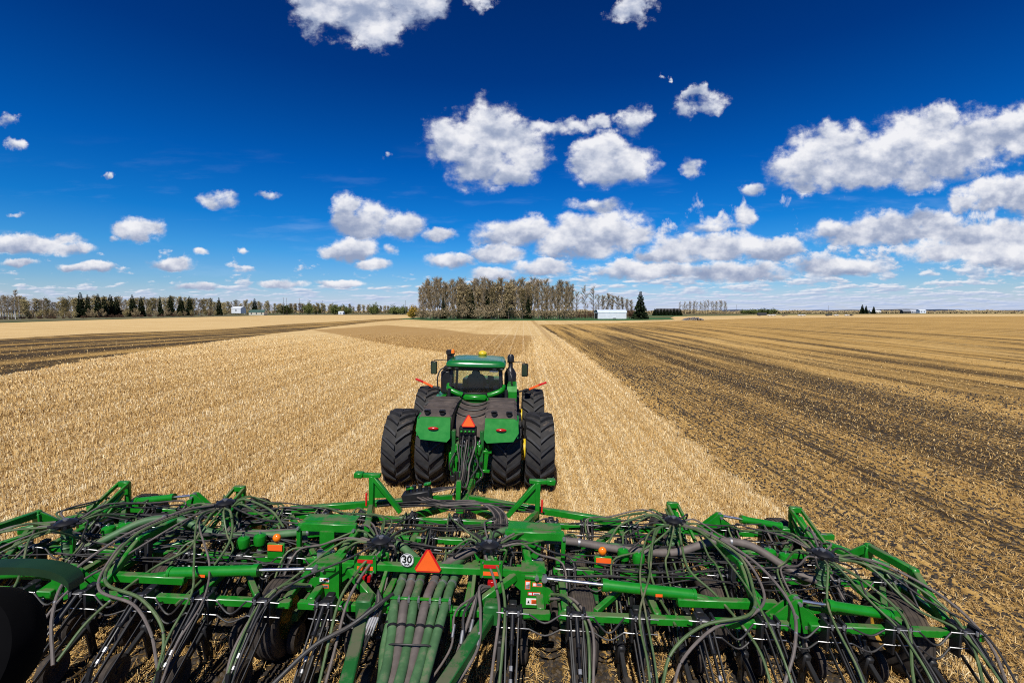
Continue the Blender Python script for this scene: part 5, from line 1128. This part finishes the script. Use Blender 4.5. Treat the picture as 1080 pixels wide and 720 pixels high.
# distribution towers
TOW = [(s * x, y, z) for s in (-1, 1) for (x, y, z) in ((.78, 6.32, 1.44), (3.70, 7.30, 1.46), (5.52, 6.42, 1.46))]
def tower(c):
    x, y, z = c; o = empty('distribution_tower', (x, y, 0), parent=drill)
    b = MB(); b.lathe([(z - .035, .03), (z - .035, .12), (z - .01, .135), (z + .03, .135), (z + .05, .11), (z + .065, .05), (z + .065, 0)], 'z', (0, 0, 0), 22)
    for k in range(12): a = k * .5236 + .2; b.cyl((.12 * math.cos(a), .12 * math.sin(a), z), (.20 * math.cos(a), .20 * math.sin(a), z + .005), .021, 8)
    b.build('head', 'black_plastic', o)
    b = MB(); b.tube([(0, 0, .98), (0, 0, z - .03)], .065, 14)
    for k in range(5): b.lathe([(1.02 + k * .08, .066), (1.035 + k * .08, .078), (1.05 + k * .08, .066)], 'z', (0, 0, 0), 14)
    b.build('riser', 'green_duct', o)
    b = MB(); b.cyl((0, 0, z + .06), (0, 0, z + .085), .035, 10); b.cyl((-.06, .03, z + .05), (-.06, .03, z + .075), .018, 8); b.build('cap_bolt', 'zinc', o)
    b = MB(); b.beam((.09, 0, .98), (.09, 0, 1.30), .05, .06); b.box((.05, 0, 1.25), (.1, .18, .02)); b.build('bracket', G, o)
for c in TOW: tower(c)
# seed hoses: from a tower's port out, sagging to the boot of each opener
def hose(name, pts, r, m, k=5, parent=None, n=8):
    cp = curve_pts(pts, k); b = MB(); b.tube(cp, r, n); h = P(name, b, m, parent)
    if name in ('air_duct', 'draped_hose'):    # clamps and ties along it
        for q in range(6 if r > .03 else 9, len(cp) - 4, 13 if r > .03 else 17):
            d = (cp[q + 1] - cp[q]).normalized() * (.016 if r > .03 else .010); c = MB(); c.cyl(cp[q] - d, cp[q] + d, r * 1.12, 12); P('clamp', c, 'black_plastic' if q % 2 else 'zinc', h)
    return h
use = {i: 0 for i in range(len(TOW))}
for (x, y, i) in OPEN:
    j = min(range(len(TOW)), key=lambda q: abs(TOW[q][0] - x) + use[q] * .10 + (.0 if (TOW[q][0] > 0) == (x > 0) else .25)); use[j] += 1
    tx, ty, tz = TOW[j]
    if i == 0 and ((1.0 < abs(x) < 1.95) or abs(x) < 1.2 or rd.random() < .42): continue
    for q in range(2):
        e = Vector((x + (.05 if q else -.03), y - .84, ZB - .42)); mid = Vector((x + (.06 if q else -.04) + rd.uniform(-.05, .05), y - .16 + rd.uniform(-.05, .05), ZB + (.10 if i == 0 else .16) + rd.uniform(0, .10)))
        d = Vector((mid.x - tx, mid.y - ty, 0)); L_ = max(d.length, .3); d = d.normalized() if d.length > .2 else Vector((rd.uniform(-1, 1), -1, 0)).normalized()
        a = math.atan2(d.y, d.x) + rd.uniform(-.5, .5); p0 = Vector((tx + .18 * math.cos(a), ty + .18 * math.sin(a), tz)); p1 = Vector((tx + (.21 + L_ * .22) * math.cos(a), ty + (.21 + L_ * .22) * math.sin(a), tz + rd.uniform(.0, .07) - .03 * q))
        sag = rd.uniform(.02, .16); p2 = p1.lerp(mid, .55) + Vector((rd.uniform(-.10, .10), rd.uniform(-.08, .08), -sag * .5 + .02))
        pts = [p0, p1, p2, mid, mid.lerp(e, .5) + Vector((0, -.10, .03)), e]
        if q == 0: hose('seed_hose', pts, .0145, 'green_hose' if rd.random() < .7 else 'grey_hose')
        elif rd.random() < .75: hose('fertiliser_hose', pts, .0135, 'grey_hose' if rd.random() < .4 else ('black_hose' if rd.random() < .7 else 'green_hose'))
# big air ducts: from the cart under the sign beam and out to the towers
for k, (x, c) in enumerate(((-.36, 'green_duct'), (-.235, 'grey_hose'), (-.115, 'green_duct'), (.03, 'grey_hose'), (.155, 'green_duct'), (.285, 'green_duct'))):
    e = TOW[(0, 1, 2, 5, 4, 3)[k]]; s = -1 if k < 3 else 1; dep = 3.55; xb = (-.20, -.115, -.03, .05, .13, .21)[k]
    pts = [(xb - .02, dep, .78 + .05 * (k % 2)), (xb, 4.5, .80 + .05 * ((k + 1) % 2)), (xb * .6 + x * .4, 5.05, .90), (x, 5.55, 1.06), (x + .02 * s, 5.95, 1.08)]
    if abs(e[0]) < 1: pts += [(x + .10 * s, 6.35, 1.06), (e[0] - .05 * s, 6.38, 1.0), (e[0], 6.32, 1.06)]
    elif abs(e[0]) < 4: pts += [(x + .15 * s, 6.5, 1.08), (s * 1.0, 7.0 + .1 * k % 2, 1.16), (s * 1.9, 7.10, 1.17), (s * 2.8, 7.05, 1.12), (s * 3.45, 7.12, 1.05), (e[0], 7.30, 1.06)]
    else: pts += [(x + .12 * s, 6.4, 1.10), (s * .9, 6.86, 1.22), (s * 1.9, 6.95, 1.24), (s * 2.8, 6.90, 1.16), (s * 3.6, 6.92, 1.14), (s * 4.2, 6.98, 1.30), (s * 4.75, 6.92, 1.30), (s * 5.25, 6.62, 1.08), (e[0], 6.42, 1.06)]
    hose('air_duct', pts, .058 if k != 4 else .055, c, 8, n=14)
for k, (x0, x1) in enumerate(((-.42, -.26), (-.26, -.12), (.0, .0), (.22, .14))):
    hose('air_duct', [(x1, 3.6, .68), (x1, 4.6, .68), (x0 * .7 + x1 * .3, 5.15, .76), (x0 + .03, 5.5, .92), (x0 + .02, 5.8, .98)], .05, ('green_duct', 'grey_hose')[k % 2], 7, n=12)
for s in (-1, 1):
    b = MB(); cx = -.235 if s < 0 else .16; b.box((cx, 5.55, 1.06 - .07), (.44, .05, .04), ch=.008); b.box((cx, 5.55, 1.06 + .065), (.40, .045, .02), ch=.005); b.beam((cx + s * .0 + .2, 5.56, .7), (cx + .2, 5.56, 1.06), .025); P('hose_clamp', b, 'green_clean')
    for dx in (-.125, 0, .125): b = MB(); b.cyl((cx + dx + .06, 5.535, 1.0), (cx + dx + .06, 5.535, 1.17), .011, 8); b.box((cx + dx + .06, 5.52, 1.12), (.03, .02, .05)); P('clamp_bolt', b, 'zinc')
hose('hose_strap', [(-.32, 5.02, .82), (-.26, 4.98, .94), (-.12, 4.95, .975), (.04, 4.95, .975), (.2, 4.98, .95), (.28, 5.02, .84)], .010, 'black_hose')
# hand-laid hoses seen draped over the wings
for s in (-1, 1):
    tx = s * 3.70
    for (pts, m, r) in (
        ([(tx + s * .15, 7.2, 1.46), (s * 4.0, 6.9, 1.50), (s * 4.32, 6.35, 1.44), (s * 4.30, 5.85, 1.25), (s * 4.0, 5.45, 1.20), (s * 3.45, 5.30, 1.12), (s * 3.02, 5.1, .90), (s * 2.85, 4.9, .6)], 'green_hose', .024),
        ([(tx + s * .20, 7.2, 1.44), (s * 4.06, 6.9, 1.48), (s * 4.40, 6.35, 1.40), (s * 4.40, 5.85, 1.20), (s * 4.1, 5.5, 1.12), (s * 3.55, 5.35, 1.05), (s * 3.12, 5.1, .86), (s * 2.95, 4.9, .6)], 'grey_hose', .022),
        ([(tx + s * .10, 7.15, 1.47), (s * 4.08, 6.8, 1.52), (s * 4.45, 6.2, 1.44), (s * 4.62, 5.6, 1.22), (s * 4.42, 5.15, 1.0), (s * 4.12, 4.85, .6)], 'grey_hose', .023),
        ([(tx - s * .15, 7.2, 1.47), (s * 3.3, 7.2, 1.60), (s * 2.85, 7.15, 1.45), (s * 2.62, 7.05, 1.20)], 'green_hose', .021),
        ([(tx - s * .1, 7.12, 1.47), (s * 3.30, 6.85, 1.52), (s * 3.05, 6.4, 1.32), (s * 3.05, 6.0, 1.08), (s * 3.15, 5.5, .95)], 'green_hose', .021),
        ([(tx, 7.08, 1.47), (s * 3.62, 6.75, 1.45), (s * 3.62, 6.35, 1.22), (s * 3.85, 5.95, 1.08), (s * 4.05, 5.3, .9), (s * 4.1, 4.9, .6)], 'green_hose', .021),
        ([(s * 5.52, 6.2, 1.46), (s * 5.75, 5.9, 1.40), (s * 5.95, 5.55, 1.16), (s * 5.75, 5.1, .8), (s * 5.6, 4.85, .55)], 'green_hose', .021),
        ([(s * 5.7, 6.35, 1.47), (s * 6.2, 6.1, 1.44), (s * 6.55, 5.75, 1.24), (s * 6.62, 5.4, 1.0), (s * 6.4, 4.9, .55)], 'green_hose', .022),
        ([(s * 5.7, 6.45, 1.46), (s * 6.3, 6.35, 1.42), (s * 6.75, 5.9, 1.2), (s * 6.9, 5.4, .95), (s * 6.7, 4.9, .55)], 'grey_hose', .022),
        ([(s * 1.62, 5.85, 1.06), (s * 1.86, 5.72, 1.12), (s * 2.02, 5.40, 1.0), (s * 2.02, 5.0, .75), (s * 1.98, 4.8, .5)], 'green_hose', .022),
        ([(s * 1.62, 5.9, 1.0), (s * 1.95, 5.75, 1.08), (s * 2.10, 5.40, .96), (s * 2.10, 5.0, .72), (s * 2.06, 4.8, .5)], 'grey_hose', .022),
        ([(s * .80, 6.15, 1.4), (s * .95, 5.9, 1.28), (s * 1.02, 5.5, 1.1), (s * 1.02, 5.1, .8), (s * 1.0, 4.8, .5)], 'green_hose', .022),
        ([(s * .74, 6.15, 1.4), (s * .90, 5.85, 1.2), (s * .95, 5.5, 1.04), (s * .95, 5.1, .76), (s * .93, 4.8, .5)], 'grey_hose', .022)):
        hose('draped_hose', [(p[0] + rd.uniform(-.03, .03), p[1] + rd.uniform(-.03, .03), p[2] + rd.uniform(-.02, .02)) for p in pts], r * .82, m, 7)
# black hydraulic lines: bundles along the ranks and over the front
for k in range(26):
    y = rd.choice((8.2, 8.25, 8.3, 7.5, 6.75)); x0 = rd.uniform(-1.6, -.8); x1 = rd.uniform(.6, 1.7); z = 1.06 + rd.uniform(0, .10)
    hose('hydraulic_hose', [(x0, y, z), (x0 * .5, y + rd.uniform(-.06, .06), z + rd.uniform(0, .1)), (0, y + rd.uniform(-.06, .06), z + rd.uniform(-.02, .08)), (x1 * .6, y + rd.uniform(-.06, .06), z + rd.uniform(0, .1)), (x1, y, z)], rd.uniform(.009, .014), 'black_hose', 5, n=7)
for k in range(7):                             # big loops from the tongue back into the frame
    z = 1.0 + .03 * k; a = .035 * k
    hose('hydraulic_hose', [(-.14 + .03 * k, 9.9, .80), (-.20 + .02 * k, 9.35, 1.08), (-.55 - a, 9.05 - a, 1.10 + .03 * (k % 3)), (-.62 - a, 8.65, 1.14), (-.25, 8.38 - .03 * k, 1.18), (.35 + a, 8.40 - .02 * k, 1.20), (.72 + a, 8.05, 1.14), (.78 + a, 7.5, 1.06)], .017, 'black_hose' if k % 3 else 'grey_hose', 7, n=7)
for s in (-1, 1):
    for k in range(22):                        # along the wings
        y = rd.choice((7.0, 6.8, 7.45, 7.9, 6.3, 6.5)); x0 = rd.uniform(1.6, 2.6); x1 = rd.uniform(4.2, 6.6); z = 1.05 + rd.uniform(0, .08)
        hose('hydraulic_hose', [(s * (x0 + (x1 - x0) * f), y + rd.uniform(-.12, .12), z + rd.uniform(-.06, .12)) for f in (0, .25, .5, .75, 1)], rd.uniform(.008, .013), 'black_hose', 5, n=7)
    for (x, y, i) in OPEN:                     # short jumpers between neighbouring openers on the rear and second rank
        if i in (0, 1) and (x > 0) == (s > 0) and abs(x) < 6.3 and rd.random() < .8:
            b = MB(); b.tube(curve_pts([(x + .20, y - .14, ZB + .10), (x + .40, y - .17, ZB + .10 - rd.uniform(.06, .2)), (x + .59, y - .14, ZB + .10)], 5), .012, 6); b.tube(curve_pts([(x + .20, y - .14, ZB - .09), (x + .40, y - .19, ZB - .09 - rd.uniform(.03, .12)), (x + .59, y - .14, ZB - .09)], 5), .011, 6); P('jumper_line', b, 'black_hose')
# hydraulic couplers and hoses hanging beside the ducts
for k in range(5):
    x = .40 + .075 * k + rd.uniform(-.02, .02); dz = rd.uniform(-.05, .06); dy = rd.uniform(-.12, .12)
    hose('coupler_hose', [(.82, 5.9, 1.10), (.70, 5.72, 1.12 + .02 * k), (x + .05, 5.45 + dy * .3, 1.0 + dz), (x + dz, 5.1, .80 + dz), (x - .12 - dz, 4.7, .68), (x - .30, 4.3, .66)], .014 + .004 * (k % 3), 'black_hose' if k % 2 else 'grey_hose', 7)
    c = MB(); c.cyl((x + .015 + dz * .7, 5.2 + dy, .86 + dz + dy * .5), (x + .04 + dz * .3, 5.33 + dy, .93 + dz + dy * .5), .018 + .004 * (k % 2), 10); P('coupler', c, 'zinc')
for k in range(4):
    hose('coupler_hose', [(-.62, 5.7, 1.12), (-.60 + .03 * k, 5.5, 1.02), (-.66 + .03 * k, 5.1, .84), (-.72 + .04 * k, 4.6, .62)], .014, ('black_hose', 'grey_hose', 'black_hose', 'black_hose')[k], 6)
    c = MB(); c.cyl((-.64 + .03 * k, 5.2, .87), (-.61 + .03 * k, 5.38, .97), .02, 8); P('coupler', c, 'zinc')
hose('coupler_hose', [(-.40, 5.6, 1.14), (-.52, 5.42, 1.12), (-.80, 5.2, .98), (-1.15, 5.0, .86), (-1.5, 4.7, .6)], .026, 'black_hose', 7)
# accumulators: round green caps standing in pairs
for s in (-1, 1):
    for (x, y) in ((2.78, 6.72), (2.98, 6.62), (5.05, 6.9), (5.22, 6.78)):
        b = MB(); b.lathe([(1.0, .03), (1.10, .03), (1.12, .085), (1.20, .095), (1.25, .085), (1.275, .04), (1.277, 0)], 'z', (s * x, y, 0), 16); a_ = P('accumulator', b, 'green_clean')
        b = MB(); b.cyl((s * x, y, 1.27), (s * x, y, 1.31), .014, 8); b.cyl((s * x, y, .98), (s * x, y, 1.03), .05, 8); P('fitting', b, 'zinc', a_)
    b = MB(); b.box((s * 2.45, 6.55, 1.16), (.22, .03, .085)); lp = P('orange_reflector', b, 'sign_orange')
    b = MB(); b.box((s * 2.45, 6.58, 1.10), (.26, .05, .24), ch=.01); P('lamp_bracket', b, G, lp)
    b = MB(); b.ball((s * 2.43, 6.56, 1.31), .062, 12, 9, (1, .8, 1)); P('amber_lamp', b, 'lens_amber', lp)
# ------------------------------------------------------------------ unidentified dark rounded object, shaped as a plain housing, close by in the lower left corner
lamp = empty('lamp_like_housing', (0, 0, 0)); tag(lamp, 'black rounded housing with a dark green bracket in the lower left corner', 'unidentified housing')
mat('housing_black', (.0035, .0035, .004), 1.0, var=.2); MATS['housing_black'].node_tree.nodes['Principled BSDF'].inputs['Specular IOR Level'].default_value = .05; mat('bracket_green', (.002, .028, .006), .6, var=.2)
cpt = at(-40, 690, 1.5)
b = MB(); b.lathe([(-.05, 0), (-.05, .16), (-.03, .195), (.03, .205), (.10, .19), (.16, .13), (.18, 0)], 'y', (0, 0, 0), 40); hs = b.build('housing', 'housing_black', lamp, loc=cpt, rot=(R(-20), 0, 0))
b = MB(); pts = [at(-60, 606, 1.6), at(-20, 599, 1.6), at(20, 598, 1.6), at(48, 601, 1.6), at(66, 608, 1.6), at(72, 615, 1.6)]
cp = curve_pts(pts, 6); b.add([v for q in cp for v in (q, q + Vector((0, .0, -.03)), q + Vector((0, .06, -.03)), q + Vector((0, .06, 0)))], [(4 * i + j, 4 * i + (j + 1) % 4, 4 * i + 4 + (j + 1) % 4, 4 * i + 4 + j) for i in range(len(cp) - 1) for j in range(4)] + [(0, 1, 2, 3), tuple(4 * len(cp) - 1 - j for j in range(4))])
b.build('bracket', 'bracket_green', lamp)
